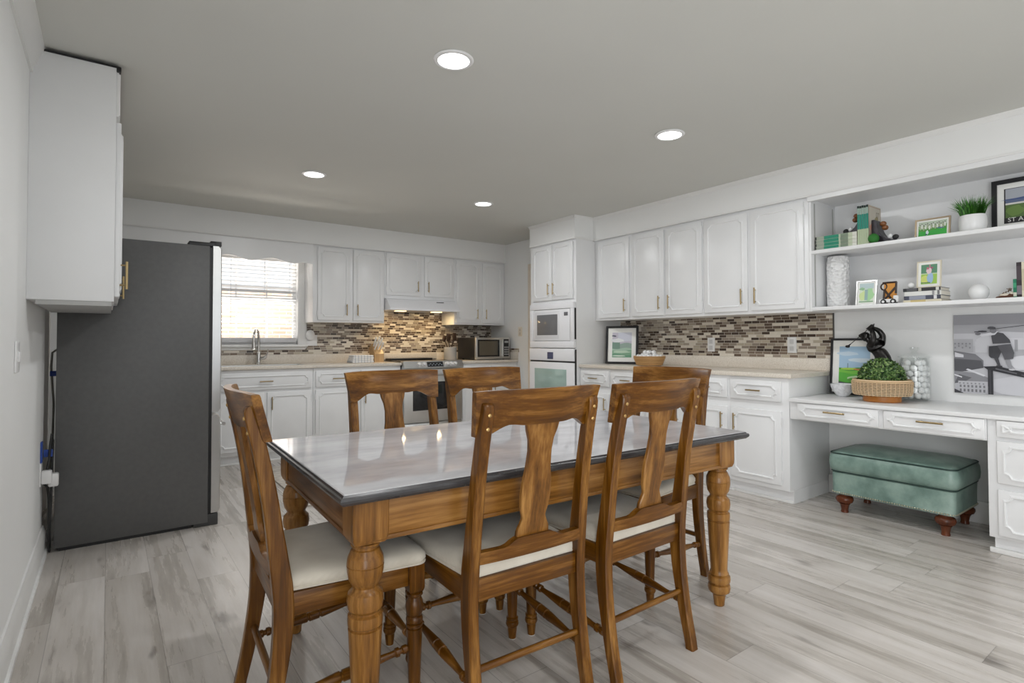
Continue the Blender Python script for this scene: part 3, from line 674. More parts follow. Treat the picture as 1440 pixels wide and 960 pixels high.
ov = thing('wall_oven', 'white built-in wall oven below the built-in microwave', 'oven', (4.0, 4.49, .30))
MB(BLACK).box(TX-.003, TX+.45, 4.15, 4.82, .31, 1.08).box(xf+.014, TX-.003, 4.110, 4.117, .33, 1.075).box(xf+.006, TX-.003, 4.12, 4.83, .935, .955).build('body', ov)
cpn = MB(APPL).box(xf-.002, TX-.004, 4.117, 4.838, .955, 1.083, .004).build('control_panel', ov)
MB(plain('blue_grey_display', (.06, .065, .13), .2)).box(xf-.005, xf, 4.435, 4.53, .972, 1.045, .002).build('display', cpn)
d = MB(APPL).box(xf-.004, TX-.004, 4.117, 4.838, .32, .938, .005).build('door', ov)
MB(plain('mint_oven_glass', srgb(158, 180, 172), .08)).box(xf-.007, xf-.001, 4.225, 4.745, .50, .868, .004).build('window', d)
hb = MB(APPL).tube([(xf-.05, 4.18, .905), (xf-.05, 4.775, .905)], .011, 12)
for y in (4.2, 4.755): hb.tube([(xf, y, .905), (xf-.05, y, .905)], .008, 8)

# ------------------------------------------------------------------ right wall: uppers, base units, counter
XU = 4.10; P = PR(XU)
upper('white single-door wall cabinet next to the oven tower', P, -4.113, -3.61, 1.372, 2.205, XR-XU, [(-4.045, -3.640, 1.397, 2.180, 1, -1)], GU)
upper('white two-door wall cabinet second along from the oven tower', P, -3.61, -2.81, 1.372, 2.205, XR-XU, [(-3.600, -3.222, 1.397, 2.180, 1, -1), (-3.198, -2.822, 1.397, 2.180, -1, 1)], GU)
upper('white two-door wall cabinet beside the open shelves', P, -2.81, -1.935, 1.372, 2.205, XR-XU, [(-2.797, -2.405, 1.397, 2.180, 1, -1), (-2.375, -1.965, 1.397, 2.180, -1, 1)], GU)
XB = 3.885; P = PR(XB)
bl_ = [(-4.113, -3.695, 'white base cabinet with drawer right beside the wall oven', 1), (-3.695, -3.272, 'white base cabinet with drawer, second along from the wall oven', -1), (-3.272, -2.858, 'white base cabinet with drawer, third along from the wall oven', 1),
       (-2.858, -2.445, 'white base cabinet with drawer, one away from the desk end of the counter', 1), (-2.445, -1.985, 'white base cabinet with drawer at the desk end of the counter', -1)]
for a0, a1, lb, hs in bl_:
    e = .05 if a1 == -1.985 else .013
    base(lb, P, a0, a1, XR-XB, [(a0+.015, a1-e, .722, .868, .11)], [(a0+.015, a1-e, .13, .655, hs, 1 if hs < 0 else -1)], GB)
ct = thing('countertop', 'long beige speckled countertop between the oven tower and the desk', 'countertop', (4.17, 3.0, .895))
MB(STONE).box(3.86, XR-.001, 1.957, 4.113, .894, .925, .005).build('slab', ct); MB(STONE).box(XR-.024, XR-.001, 1.957, 4.113, .925, 1.02, .003).build('upstand', ct)
for y, lb in ((3.0, 'white outlet plate in the mosaic behind the long counter, toward the oven tower'), (2.257, 'white outlet plate in the mosaic at the desk end of the long counter')):
    ot = thing('wall_outlet', lb, 'outlet', (XR-.012, y, 1.06), 'outlets in the long mosaic backsplash')
    MB(PLATE).box(XR-.017, XR-.009, y-.037, y+.037, 1.062, 1.19, .003).build('cover_plate', ot)
    MB(plain('socket_grey', (.62, .62, .62), .4)).box(XR-.019, XR-.016, y-.017, y+.017, 1.078, 1.116, .003).box(XR-.019, XR-.016, y-.017, y+.017, 1.134, 1.172, .003).build('socket', ot)

# ---- desk with drawers and pedestal
dk = thing('desk', 'built-in white desk with two drawers over the kneehole', 'desk', (4.17, 1.3, 0))
MB(WHITE).box(3.86, XR-.001, -.35, 1.978, .732, .757, .004).build('desktop', dk)
m = MB(WHITE); m.box(XB, XB+.02, .90, 1.98, .610, .732, .002).box(XB+.02, XR-.003, .90, .92, .61, .732); m.build('apron', dk)
MB(TRIMW).box(XR-.03, XR-.001, .915, 1.984, 0.0, .14, .006).build('baseboard', dk)
for a0, a1 in ((-1.922, -1.422), (-1.393, -.905)):
    o = front('drawer', P, a0, a1, .618, .728, dk, inset=.025, notch=.024, th=.016); handle(P, (a0+a1)/2, .683, .13, False, o, .016)
pd = thing('drawer_pedestal', 'white pedestal of three drawers under the far end of the desk', 'cabinet', (4.17, .5, 0))
m = MB(WHITE); m.box(XB, XR-.001, -.35, .898, .094, .731, .002).box(XB+.05, XR-.001, -.35, .885, 0, .094); m.build('body', pd)
MB(TRIMW).box(XB+.03, XB+.05, -.35, .905, 0, .03, .006).build('shoe_molding', pd)
for z0, z1 in ((.640, .728), (.392, .618), (.112, .358)):
    o = front('drawer', P, -.855, -.30, z0, z1, pd, inset=.028, notch=.024); handle(P, -.575, (z0+z1)/2, .13, False, o)

# ---- open shelves
ZS1, ZS2 = 1.402, 1.812
bk = thing('open_shelves', 'open white built-in shelves above the desk', 'shelves', (4.3, 1.0, 1.37))
m = MB(WHITE)
m.box(XU, XR-.001, 1.918, 1.934, 1.372, 2.204, .002).box(XS+.003, XU+.02, -.6, 1.934, 2.168, 2.2045).box(XU, XR-.001, -.6, 1.918, 2.185, 2.204).box(XR-.006, XR-.001, -.6, 1.918, 1.378, 2.19)
m.build('frame', bk)
MB(WHITE).box(XU, XR-.007, -.6, 1.918, ZS2-.026, ZS2, .003).build('shelf', bk)
MB(WHITE).box(XU-.002, XR-.007, -.6, 1.918, ZS1-.026, ZS1, .003).build('shelf', bk)
ps = MB(plain('shelf_standard', (.5, .5, .48), .4, .6))
for x in (XU+.05, XR-.05): ps.box(x-.006, x+.006, 1.914, 1.918, 1.41, 2.16)
ps.build('shelf_standard', bk)

# ------------------------------------------------------------------ left wall: refrigerator and cabinet
FY = 3.957
fr = thing('refrigerator', 'tall stainless refrigerator with dark charcoal side', 'refrigerator', (.15, 4.4, 0))
FX0 = -.232
MB(FRIDGE).box(FX0, .517, FY, FY+.90, .022, 1.772, .004).build('body', fr)
MB(BLACK).box(.505, .535, FY+.012, FY+.89, .075, 1.765).build('gasket', fr)
def fdoor(z0, z1):
    m = MB(STEEL); rings = []
    for y in (FY+.002, FY+.012, FY+.05, FY+.86, FY+.895):
        e = .006 if y in (FY+.002, FY+.895) else 0
        rings.append([(.535, y, z0), (.572-e, y, z0), (.585-e, y, z0+.02), (.588-e, y, (z0+z1)/2), (.585-e, y, z1-.02), (.572-e, y, z1), (.535, y, z1)])
    return m.loft(rings)
d1 = fdoor(.712, 1.775).build('refrigerator_door', fr); d2 = fdoor(.078, .695).build('freezer_drawer', fr)
h = MB(STEEL).tube([(.60, FY+.80, .80), (.625, FY+.80, .86), (.63, FY+.80, 1.2), (.625, FY+.80, 1.58), (.60, FY+.80, 1.64)], .012, 10); h.tube([(.585, FY+.80, .83), (.615, FY+.80, .83)], .01, 8); h.tube([(.585, FY+.80, 1.61), (.615, FY+.80, 1.61)], .01, 8); h.build('handle', d1)
h = MB(STEEL).tube([(.622, FY+.12, .62), (.622, FY+.78, .62)], .012, 10)
for y in (FY+.15, FY+.75): h.tube([(.585, y, .62), (.622, y, .62)], .009, 8)
h.build('handle', d2)
MB(BLACK).box(.40, .545, FY+.004, FY+.11, 1.770, 1.795, .004).box(.52, .583, FY+.006, FY+.09, 1.776, 1.806, .003).build('hinge_cover', fr)
MB(plain('dark_grey_plastic', (.05, .05, .05), .5)).box(.44, .575, FY+.003, FY+.895, .0, .072, .004).build('toe_grille', fr)
MB(BLACK).box(FX0+.02, .43, FY+.02, FY+.88, 0, .024).build('base', fr)
# trim board in the gap behind the refrigerator, hoses and plugs
hs = MB(plain('grey_hose', (.42, .40, .36), .5)).tube([(-.262, 4.06, .17), (-.268, 4.10, .40), (-.26, 4.22, .55), (-.255, 4.20, .80), (-.268, 4.18, 1.02), (-.262, 4.16, 1.10), (-.240, 4.13, 1.12)], .0055, 8)
tag(place(hs.build('water_line'), (-.262, 4.06, .17)), 'thin grey water line looping behind the refrigerator', 'hose')
tp = MB(plain('blue_tape', srgb(48, 78, 160), .6)).box(-.27, -.236, 4.125, 4.15, .965, .995, .003)
tag(place(tp.build('hose_clamp'), (-.255, 4.135, .965)), 'blue tape wrap on the hose connection behind the refrigerator', 'tape')
bt = MB(plain('blue_tape', srgb(48, 78, 160), .6)).box(XL, XL+.008, 3.83, 3.88, .52, .63, .002).box(-.278, -.24, 3.93, 3.94, .535, .575, .002)
tag(place(bt.build('painter_tape'), (-.28, 3.86, .52)), 'blue painter tape holding cords to the wall behind the refrigerator', 'tape')
ol = thing('wall_outlet', 'white outlet low on the wall beside the refrigerator', 'outlet', (XL, 3.85, .40)); MB(PLATE).box(XL, XL+.006, 3.81, 3.885, .40, .52, .002).build('cover_plate', ol)
CORDS = [[(-.274, 3.86, .41), (-.255, 3.88, .38), (-.25, 3.91, .28), (-.252, 3.93, .16), (-.255, 3.94, .05), (-.25, 3.98, .008)],
         [(-.262, 3.875, .45), (-.254, 3.91, .52), (-.25, 3.945, .61), (-.246, 3.95, .655), (-.240, 3.95, .62), (-.243, 3.948, .45), (-.246, 3.945, .26), (-.25, 3.95, .13), (-.252, 4.0, .02)]]
for i, (y, z, xx, lb) in enumerate(((3.835, .44, .0, 'white boxy plug and cord in the low outlet beside the refrigerator'), (3.875, .415, .026, 'white boxy plug with looped black cord, standing further out from the wall by the refrigerator'))):
    t = thing('power_plug', lb, 'plug', (XL+.006+xx, y, z)); MB(PLATE).box(XL+.006+xx, XL+.050+xx, y-.022, y+.022, z-.03, z+.04, .008).build('body', t)
    o = MB(RUBBER).tube(CORDS[i], .006, 8).build('cord', t); o['label'] = 'black rubber cord'
sp_ = thing('light_switch', 'white light switch plate on the bare wall before the refrigerator', 'switch', (XL, 2.82, 1.05))
MB(PLATE).box(XL, XL+.007, 2.77, 2.87, 1.045, 1.165, .003).build('cover_plate', sp_); MB(PLATE).box(XL+.006, XL+.014, 2.795, 2.815, 1.085, 1.125, .003).box(XL+.006, XL+.014, 2.825, 2.845, 1.085, 1.125, .003).build('toggle', sp_)
# cabinet on the left wall
P = PL(.018)
lc = thing('wall_cabinet', 'white wall cabinet hanging beside the refrigerator, seen side-on', 'cabinet', (-.13, 3.5, 1.34), GU)
MB(WHITE).box(XL, .018, 3.10, 3.94, 1.345, 2.425, .002).build('body', lc)
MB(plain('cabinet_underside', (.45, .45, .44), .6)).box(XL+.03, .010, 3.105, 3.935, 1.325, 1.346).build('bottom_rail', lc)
MB(BLACK).box(XL+.045, .03, 3.098, 3.94, 2.423, 2.431).box(.016, .034, 3.096, 3.13, 2.405, 2.431, .003).build('top_gap_shade', lc)  # black strip standing in for the shade in the gap above
MB(TRIMW).box(.018, .026, 3.104, 3.94, 2.20, 2.42, .002).box(.022, .032, 3.104, 3.94, 2.205, 2.40, .003).build('fascia', lc)
o = front('door', P, 3.125, 3.52, 1.37, 2.18, lc, hinge=None, th=.02); handle(P, 3.165, 1.475, .13, True, o, .02)
o = front('door', P, 3.53, 3.925, 1.37, 2.18, lc, hinge=None, th=.02); handle(P, 3.885, 1.475, .13, True, o, .02)
tag(place(MB(RUG).box(1.13, 1.95, 3.99, 5.42, 0, .010, .003).build('rug'), (1.54, 4.7, 0)), 'pale striped rug on the floor in front of the sink', 'rug')

# ------------------------------------------------------------------ dining table
TZ = .762; TL, TW = 1.79, 1.0
TA = math.radians(-2.15); ex = Vector((math.cos(TA), math.sin(TA), 0)); ey = Vector((-math.sin(TA), math.cos(TA), 0))
TC = Vector((.484, 1.404, 0))+ex*TL/2+ey*TW/2
tb = thing('dining_table', 'long dining table with polished grey top and turned honey-brown legs', 'table')
hx, hy = TL/2, TW/2
m = MB(TABLETOP)
ring = lambda i, z: [(-hx+i, -hy+i, z), (hx-i, -hy+i, z), (hx-i, hy-i, z), (-hx+i, hy-i, z)]
m.loft([ring(.012, TZ-.002), ring(.014, TZ)]); m.use(TOPEDGE).loft([ring(.030, TZ-.034), ring(.010, TZ-.030), ring(.002, TZ-.022), ring(0, TZ-.015), ring(.002, TZ-.009), ring(.008, TZ-.007), ring(.0115, TZ-.002)])
m.build('tabletop', tb, 25)
lx, ly = hx-.098, hy-.092
z0, z1 = .615, TZ-.032
for s in (-1, 1):
    m = MB(HONEY_X); m.box(-lx, lx, s*(ly+.030)-.012, s*(ly+.030)+.012, z0, z1, .002); m.box(-lx, lx, s*(ly+.034)-.013, s*(ly+.034)+.013, z0-.004, z0+.010, .004); m.build('apron', tb)
HONEY_Y = wood('honey_stain_along', 1, (0.04, .016, .006, 1), (.16, .075, .030, 1), (.28, .15, .065, 1))
for s in (-1, 1):
    m = MB(HONEY_Y); m.box(s*(lx+.030)-.012, s*(lx+.030)+.012, -ly, ly, z0, z1, .002); m.box(s*(lx+.034)-.013, s*(lx+.034)+.013, -ly, ly, z0-.004, z0+.010, .004); m.build('apron', tb)
LEGP = [(.017, 0), (.021, .004), (.024, .03), (.027, .050), (.032, .055), (.043, .064), (.0465, .080), (.044, .094), (.036, .098), (.036, .102), (.045, .106), (.047, .118), (.045, .131), (.037, .135), (.040, .142), (.036, .150), (.034, .158),
        (.0345, .165), (.045, .362), (.0455, .368), (.041, .370), (.041, .374), (.046, .378), (.047, .392), (.046, .406), (.039, .411), (.039, .415), (.046, .424), (.049, .445), (.046, .466), (.036, .476), (.034, .482), (.036, .488), (.044, .502),
        (.0485, .525), (.0495, .540), (.0475, .541), (.0475, .544), (.0495, .545), (.048, .560), (.0475, .561), (.0475, .563), (.046, .566), (.038, .585), (.034, .588), (.034, .594), (.040, .597), (.040, .603), (.030, .608), (.030, .62)]
for sx in (-1, 1):
    for sy in (-1, 1):
        m = MB(HONEY_Z); m.lathe([(r*1.03, z) for r, z in LEGP], (sx*lx, sy*ly, 0), 32)
        rr = lambda h, z: [(sx*lx+a*h, sy*ly+b*h, z) for a, b in ((-.92, -1), (.92, -1), (1, -.92), (1, .92), (.92, 1), (-.92, 1), (-1, .92), (-1, -.92))]
        m.loft([rr(.034, .603), rr(.044, .608), rr(.0495, .622), rr(.0505, .640), rr(.0505, TZ-.031)]); m.build('leg', tb, 30)
tb.location = TC; tb.rotation_euler = (0, 0, TA)

# ------------------------------------------------------------------ dining chairs (sitter faces +Y)
def interp(tab, z):
    for (z0, y0), (z1, y1) in zip(tab, tab[1:]):
        if z <= z1: t = (z-z0)/(z1-z0); return y0+(y1-y0)*t
    return tab[-1][1]
def smooth_tab(tab, n=26):
    out = []
    for i in range(n+1):
        z = tab[0][0]+(tab[-1][0]-tab[0][0])*i/n; h = .05
        out.append((z, sum(interp(tab, min(max(z+d, tab[0][0]), tab[-1][0])) for d in (-h, -h/2, 0, h/2, h))/5))
    return out
POST_Y = smooth_tab([(0, -.262), (.12, -.232), (.30, -.203), (.44, -.196), (.56, -.212), (.75, -.238), (.90, -.268), (.985, -.292)])
POST_D = [(0, .034), (.2, .042), (.40, .054), (.5, .054), (.65, .044), (.985, .036)]
POST_X = [(0, .205), (.45, .205), (.985, .197)]
CT = 1.022
chair = thing('dining_chair', '', 'chair')
def rail_y(x, z): return -.238-(z-.93)*.27-.042*(1-(x/.235)**2)     # front face of the curved top rail
def back_y(z): return interp(POST_Y, z)
for s in (-1, 1):
    m = MB(WOOD_Z); rings = []
    zs = [z for z, _ in POST_Y if z < .95]+[.955, .968, .978, .984, .986]
    for z in zs:
        y = back_y(z); d = interp(POST_D, z)/2; x = s*interp(POST_X, z); w = .0175
        top = max(0, (z-.962)/.024); d2 = d*math.sqrt(max(.02, 1-top**2)); b = .004
        rings.append([(x+a, y+e, z) for a, e in ((-w+b, -d2), (w-b, -d2), (w, -d2+min(b, d2*.5)), (w, d2-min(b, d2*.5)), (w-b, d2), (-w+b, d2), (-w, d2-min(b, d2*.5)), (-w, -d2+min(b, d2*.5)))])
    m.loft(rings); lg = m.build('rear_leg', chair, 40)
    for z in (.952, .912): MB(BRONZEB).sphere((s*interp(POST_X, z), back_y(z)-interp(POST_D, z)/2-.0005, z), .0062, 10, (1, .55, 1)).build('bolt', lg)['label'] = 'brass bolt head'
# top rail: curved, flared, arched lower edge
m = MB(WOOD_X); N = 36; rings = []
for i in range(N+1):
    u = -1+2*i/N; x = .223*u
    au = abs(u)
    zb = .886 if au > .92 else (.886+.033*(0.5-0.5*math.cos(PI*min(1, (.92-au)/.40))) if au > .52 else .919-.005*(0.5-0.5*math.cos(PI*min(1, (.52-au)/.2))))
    zt = CT-.006*(1-au**2)*0-.004*au**6
    fl = lambda z: x*(1+.0*z) + (.011*u*au**3*((z-.93)/.09))
    th = .024; r = []
    for (z, e) in ((zb, .2), (zb+.004, 0), (zt-.005, 0), (zt, .2)): r.append((fl(z), rail_y(x, z)-th*e*.3, z))
    for (z, e) in ((zt, .2), (zt-.005, 0), (zb+.004, 0), (zb, .2)): r.append((fl(z), rail_y(x, z)-th+th*e*.3, z))
    rings.append(r)
m.loft(rings); m.build('top_rail', chair, 40)
# vase-shaped splat
SPLAT = wood('splat_wood_pale', 2, (0.045, 0.015, 0.002, 1), (0.185, 0.076, 0.013, 1), (0.38, 0.19, 0.052, 1)); m = MB(SPLAT); SPL = [(.560, .062), (.585, .060), (.605, .050), (.622, .043), (.632, .046), (.65, .052), (.69, .056), (.73, .054), (.78, .046), (.83, .043), (.865, .047), (.895, .058), (.92, .063)]  # splat wood made paler than the posts and rails
SPL = smooth_tab(SPL, 30) if False else SPL
rings = []
for i in range(41):
    z = .556+(.922-.556)*i/40; w = interp(SPL, max(z, .560)); y = -.224-(z-.55)*.165+.002*math.sin(PI*(z-.55)/.35); t = .008
    rings.append([(-w+.003, y-t, z), (w-.003, y-t, z), (w, y-t+.003, z), (w, y+t-.003, z), (w-.003, y+t, z), (-w+.003, y+t, z), (-w, y+t-.003, z), (-w, y-t+.003, z)])
m.loft(rings); m.build('splat', chair, 40)
# serpentine lower back rail
m = MB(WOOD_X); rings = []
for i in range(25):
    u = -1+2*i/24; x = .190*u; au = abs(u); zt = .548+.020*(0.5+0.5*math.cos(PI*min(1, max(0, (au-.30)/.28)))); y = -.222-.010*(1-u*u)
    rings.append([(x, y-.012, .513), (x, y+.012, .513), (x, y+.012, zt), (x, y-.012, zt)])
m.loft(rings); m.build('lower_rail', chair, 40)
# seat rails, cushion
m = MB(WOOD_X); m.box(-.19, .19, -.215, -.19, .398, .462, .003).box(-.19, .19, .185, .21, .398, .462, .003)
m.use(WOOD_Y)
for s in (-1, 1): m.box(s*.207-.012, s*.207+.012, -.20, .20, .398, .462, .003)
m.build('seat_frame', chair)
m = MB(LINEN)
def seat_ring(g, z, yb=-.200, yf=.225):
    pts = []; n = 9; hb, hf = .206+g, .236+g; r = .035
    for (cx, cy, a0) in ((hf-r, yf+g-r, 0), (-(hf-r), yf+g-r, 90), (-(hb-r*.5), yb-g*.3+r*.5, 180), (hb-r*.5, yb-g*.3+r*.5, 270)):
        rr = r if a0 < 180 else r*.5
        for k in range(n): a = math.radians(a0+90*k/(n-1)); pts.append((cx+rr*math.cos(a), cy+rr*math.sin(a), z))
    return pts
m.loft([seat_ring(-.006, .462), seat_ring(.002, .464), seat_ring(.003, .468), seat_ring(-.002, .471), seat_ring(.003, .478), seat_ring(.002, .492), seat_ring(-.008, .503), seat_ring(-.030, .511), seat_ring(-.075, .517), seat_ring(-.13, .520), seat_ring(-.185, .5215)])
m.build('seat', chair, 60)
CLEG = [(.012, 0), (.0145, .003), (.018, .035), (.0185, .045), (.022, .049), (.0255, .058), (.024, .068), (.020, .071), (.020, .073), (.0235, .076), (.0235, .082), (.0185, .086), (.0185, .09), (.0245, .255), (.0255, .262), (.022, .264), (.022, .267), (.0265, .270), (.0265, .276), (.022, .279), (.026, .283), (.027, .292), (.025, .298), (.0215, .302), (.026, .312), (.0285, .33), (.0265, .345), (.021, .357), (.021, .361), (.026, .365), (.026, .372), (.02, .376), (.02, .385)]
for s in (-1, 1):
    m = MB(WOOD_Z); m.lathe(CLEG, (s*.210, .19, 0), 22); rr = lambda h, z: [(s*.210+a*h, .19+b*h, z) for a, b in ((-.88, -1), (.88, -1), (1, -.88), (1, .88), (.88, 1), (-.88, 1), (-1, .88), (-1, -.88))]
    m.loft([rr(.017, .374), rr(.0225, .379), rr(.0255, .39), rr(.0255, .463)]); lg = m.build('front_leg', chair, 30)
    MB(FELT).lathe([(.014, 0), (.014, .003)], (s*.21, .19, -.001), 12).build('floor_pad', lg)
TURN = [(0, .008), (.05, .009), (.06, .013), (.09, .013), (.10, .009), (.115, .009), (.12, .014), (.145, .014), (.155, .010), (.19, .0095), (.42, .0165), (.44, .0165), (.445, .013), (.455, .013), (.46, .017), (.54, .017), (.545, .013), (.555, .013), (.56, .0165), (.58, .0165), (.81, .0095), (.845, .010), (.855, .014), (.88, .014), (.885, .009), (.90, .009), (.91, .013), (.94, .013), (.95, .009), (1, .008)]
for s in (-1, 1): MB(WOOD_Y).turned((s*.209, .188, .205), (s*.206, -.222, .165), TURN).build('side_stretcher', chair)
MB(WOOD_X).turned((-.205, .188, .225), (.205, .188, .225), TURN).build('front_stretcher', chair)
MB(WOOD_X).tube([(-.2, -.215, .205), (.2, -.215, .205)], .011, 12).build('rear_stretcher', chair)
GC = 'dining chairs around the table'; chair['group'] = GC
D = math.radians
chairs = [((1.071, 1.575), D(-2), 'walnut dining chair with back to us, first along the near long side of the table'), ((1.577, 1.548), D(1), 'walnut dining chair with back to us, near long side, by the turned corner leg'),
          ((.608, 1.815), D(-93), 'walnut dining chair at the table end facing the refrigerator'), ((2.128, 1.845), D(93), 'walnut dining chair at the table end toward the desk'),
          ((1.095, 2.185), D(179), 'walnut dining chair on the far long side, nearer the sink'), ((1.592, 2.160), D(179), 'walnut dining chair on the far long side, nearer the range')]
for i, ((x, y), rz, lb) in enumerate(chairs):
    if i: dup(chair, (x, y, 0), rz, lb)
chair.location = (*chairs[0][0], 0); chair.rotation_euler = (0, 0, chairs[0][1]); chair['label'] = chairs[0][2]

# ------------------------------------------------------------------ ottoman
ot = thing('ottoman', 'sage green leather ottoman with brass nailheads under the desk', 'ottoman', (4.21, 1.415, 0))
ox0, ox1, oy0, oy1 = 3.985, 4.435, 1.07, 1.76
def rrect(x0, x1, y0, y1, r, z, n=6):
    pts = []
    for cx, cy, a0 in ((x1-r, y1-r, 0), (x0+r, y1-r, 90), (x0+r, y0+r, 180), (x1-r, y0+r, 270)):
        for k in range(n): a = math.radians(a0+90*k/(n-1)); pts.append((cx+r*math.cos(a), cy+r*math.sin(a), z))
    return pts
R_ = lambda g, z, r=.03: rrect(ox0-g, ox1+g, oy0-g, oy1+g, r, z)
MB(LEATHER).loft([R_(-.012, .125), R_(-.004, .128), R_(-.004, .20), R_(-.002, .268), R_(-.012, .276)]).build('base', ot, 50)
cu = MB(LEATHER).loft([R_(-.010, .276), R_(.003, .282, .04), R_(.014, .30, .05), R_(.018, .335, .055), R_(.014, .375, .05), R_(.004, .398, .045), R_(-.012, .410, .05), R_(-.05, .424, .07), R_(-.10, .434, .08), R_(-.16, .440, .055), R_(-.20, .442, .02)]).build('cushion', ot, 60)
pp = MB(PIPING); lp = R_(.006, .400, .045); pp.tube(lp+lp[:1], .0045, 6); lp = R_(.000, .279, .035); pp.tube(lp+lp[:1], .005, 6); pp.build('piping', ot)
nh = MB(plain('brass_nail', (.72, .68, .55), .3, 1.0)); lp = [Vector(p) for p in R_(-.003, .136)]; lp.append(lp[0]); acc = 0
for a, b in zip(lp, lp[1:]):
    L = (b-a).length; t = -acc
    while t+.0135 <= L: t += .0135; p = a+(b-a)*(t/L); nh.sphere(p, .0052, 6)
    acc = L-t
nh.build('nailhead_trim', ot)
FP = [(.022, 0), (.024, .004), (.021, .02), (.026, .045), (.031, .056), (.034, .060), (.030, .063), (.047, .070), (.054, .086), (.053, .098), (.046, .108), (.034, .114), (.034, .128)]
for x in (4.035, 4.395):
    for y in (1.135, 1.692): lg = MB(OTTWOOD).lathe(FP, (x, y, 0), 24).build('leg', ot); lg['label'] = 'dark mahogany bun foot'

# ------------------------------------------------------------------ pictures: flat printed art made of coloured shapes
def oriented(c, xdir, lean=0.0):
    """frame axes: u across, w up, n toward the viewer"""
    u = Vector(xdir).normalized(); n = u.cross(Vector((0, 0, 1))).normalized(); w = Vector((0, 0, 1))
    w2 = (w*math.cos(lean)-n*math.sin(lean)); n2 = (n*math.cos(lean)+w*math.sin(lean)); c = Vector(c)
    return lambda a, b, d: c+u*a+w2*b+n2*d
def art(parent, T, w, h, b0, shapes, d0, name='print'):
    """shapes: (colour, polygon in 0..1) stacked a hair apart"""
    m = MB()
    for i, (col, poly) in enumerate(shapes):
        m.use(flat(*col)); m.faces([T((p-.5)*w, b0+q*h, d0+i*.00018) for p, q in poly], [tuple(range(len(poly)))])
    return m.build(name, parent)
def bx(T, mb, a0, a1, b0, b1, d0, d1):
    mb.faces([T(a, b, d) for d in (d0, d1) for b in (b0, b1) for a in (a0, a1)], [(0, 1, 3, 2), (4, 5, 7, 6), (0, 1, 5, 4), (2, 3, 7, 6), (0, 2, 6, 4), (1, 3, 7, 5)])
def framed(name, label, c, xdir, W_, H_, border, fmat, mat_w, shapes, lean=.12, depth=.018, group=None, easel=True, matcol=(236, 236, 232)):
    t = thing(name, label, 'picture', c, group); T = oriented(c, xdir, lean)
    m = MB(fmat)
    bx(T, m, -W_/2, -W_/2+border, 0, H_, 0, depth); bx(T, m, W_/2-border, W_/2, 0, H_, 0, depth); bx(T, m, -W_/2+border, W_/2-border, 0, border, 0, depth); bx(T, m, -W_/2+border, W_/2-border, H_-border, H_, 0, depth)
    m.build('frame', t)
    b = MB(flat(*matcol)); bx(T, b, -W_/2+border*.5, W_/2-border*.5, border*.5, H_-border*.5, .001, depth*.55); b.build('mat_board', t)
    iw, ih = W_-2*border-2*mat_w, H_-2*border-2*mat_w
    art(t, T, iw, ih, border+mat_w, shapes, depth*.55+.0005)
    if easel:
        e = MB(BLACK); e.faces([T(-.02, H_*.6, -.001), T(.02, H_*.6, -.001), T(.02, .0, -.001-H_*.18), T(-.02, .0, -.001-H_*.18), T(-.02, H_*.6, -.004), T(.02, H_*.6, -.004), T(.02, .0, -.005-H_*.18), T(-.02, .0, -.005-H_*.18)],
                               [(0, 1, 2, 3), (4, 5, 6, 7), (0, 1, 5, 4), (2, 3, 7, 6), (0, 3, 7, 4), (1, 2, 6, 5)]); e.build('easel_back', t)
    return t, T
def blob(cx, cy, rx, ry, n=12, j=0.0, seed=1):
    r = random.Random(seed); return [(cx+rx*(1+j*(r.random()-.5))*math.cos(2*PI*i/n), cy+ry*(1+j*(r.random()-.5))*math.sin(2*PI*i/n)) for i in range(n)]
def rect(a, b, c, d): return [(a, c), (b, c), (b, d), (a, d)]
def wavy(y0, amp, lo=0.0, n=12, ph=0.0): return [(0, lo)]+[(1, lo)]+[(1-i/n, y0+amp*math.sin(ph+6*i/n)) for i in range(n+1)]
BLK = plain('black_frame', (.012, .012, .014), .35); GOLDF = plain('worn_gold_frame', (.42, .33, .22), .4, .5, var=.2); SILV = plain('silver_frame', (.75, .75, .74), .3, .8); CREAMF = plain('cream_gold_frame', (.70, .64, .50), .4)
EDGE_R = (0, -1, 0)     # a picture hung along the right wall: across runs toward -Y
golf = [((168, 198, 222), rect(0, 1, 0, 1)), ((196, 214, 228), blob(.3, .82, .35, .05, 12, .4, 3)), ((206, 220, 230), blob(.7, .66, .4, .05, 12, .4, 5)), ((70, 150, 60), wavy(.47, .012)), ((120, 190, 70), wavy(.41, .02, ph=1)),
        ((170, 205, 80), blob(.35, .44, .3, .03, 12, .3, 2)), ((196, 120, 70), blob(.72, .43, .28, .025, 12, .4, 8)), ((90, 175, 62), wavy(.33, .02, ph=2)), ((190, 215, 170), blob(.6, .2, .35, .07, 12, .3, 4)), ((72, 110, 60), wavy(.13, .03, ph=.5)),
        ((90, 84, 110), wavy(.08, .02, ph=2)), ((60, 80, 70), rect(.285, .30, .46, .58)), ((90, 160, 60), blob(.45, .16, .16, .05, 14, .7, 6))]
framed('picture_frame', 'large black-framed print of a golf course leaning on the wall at the desk end', (4.435, 1.785, .758), EDGE_R, .33, .42, .016, BLK, .045, golf, .10)
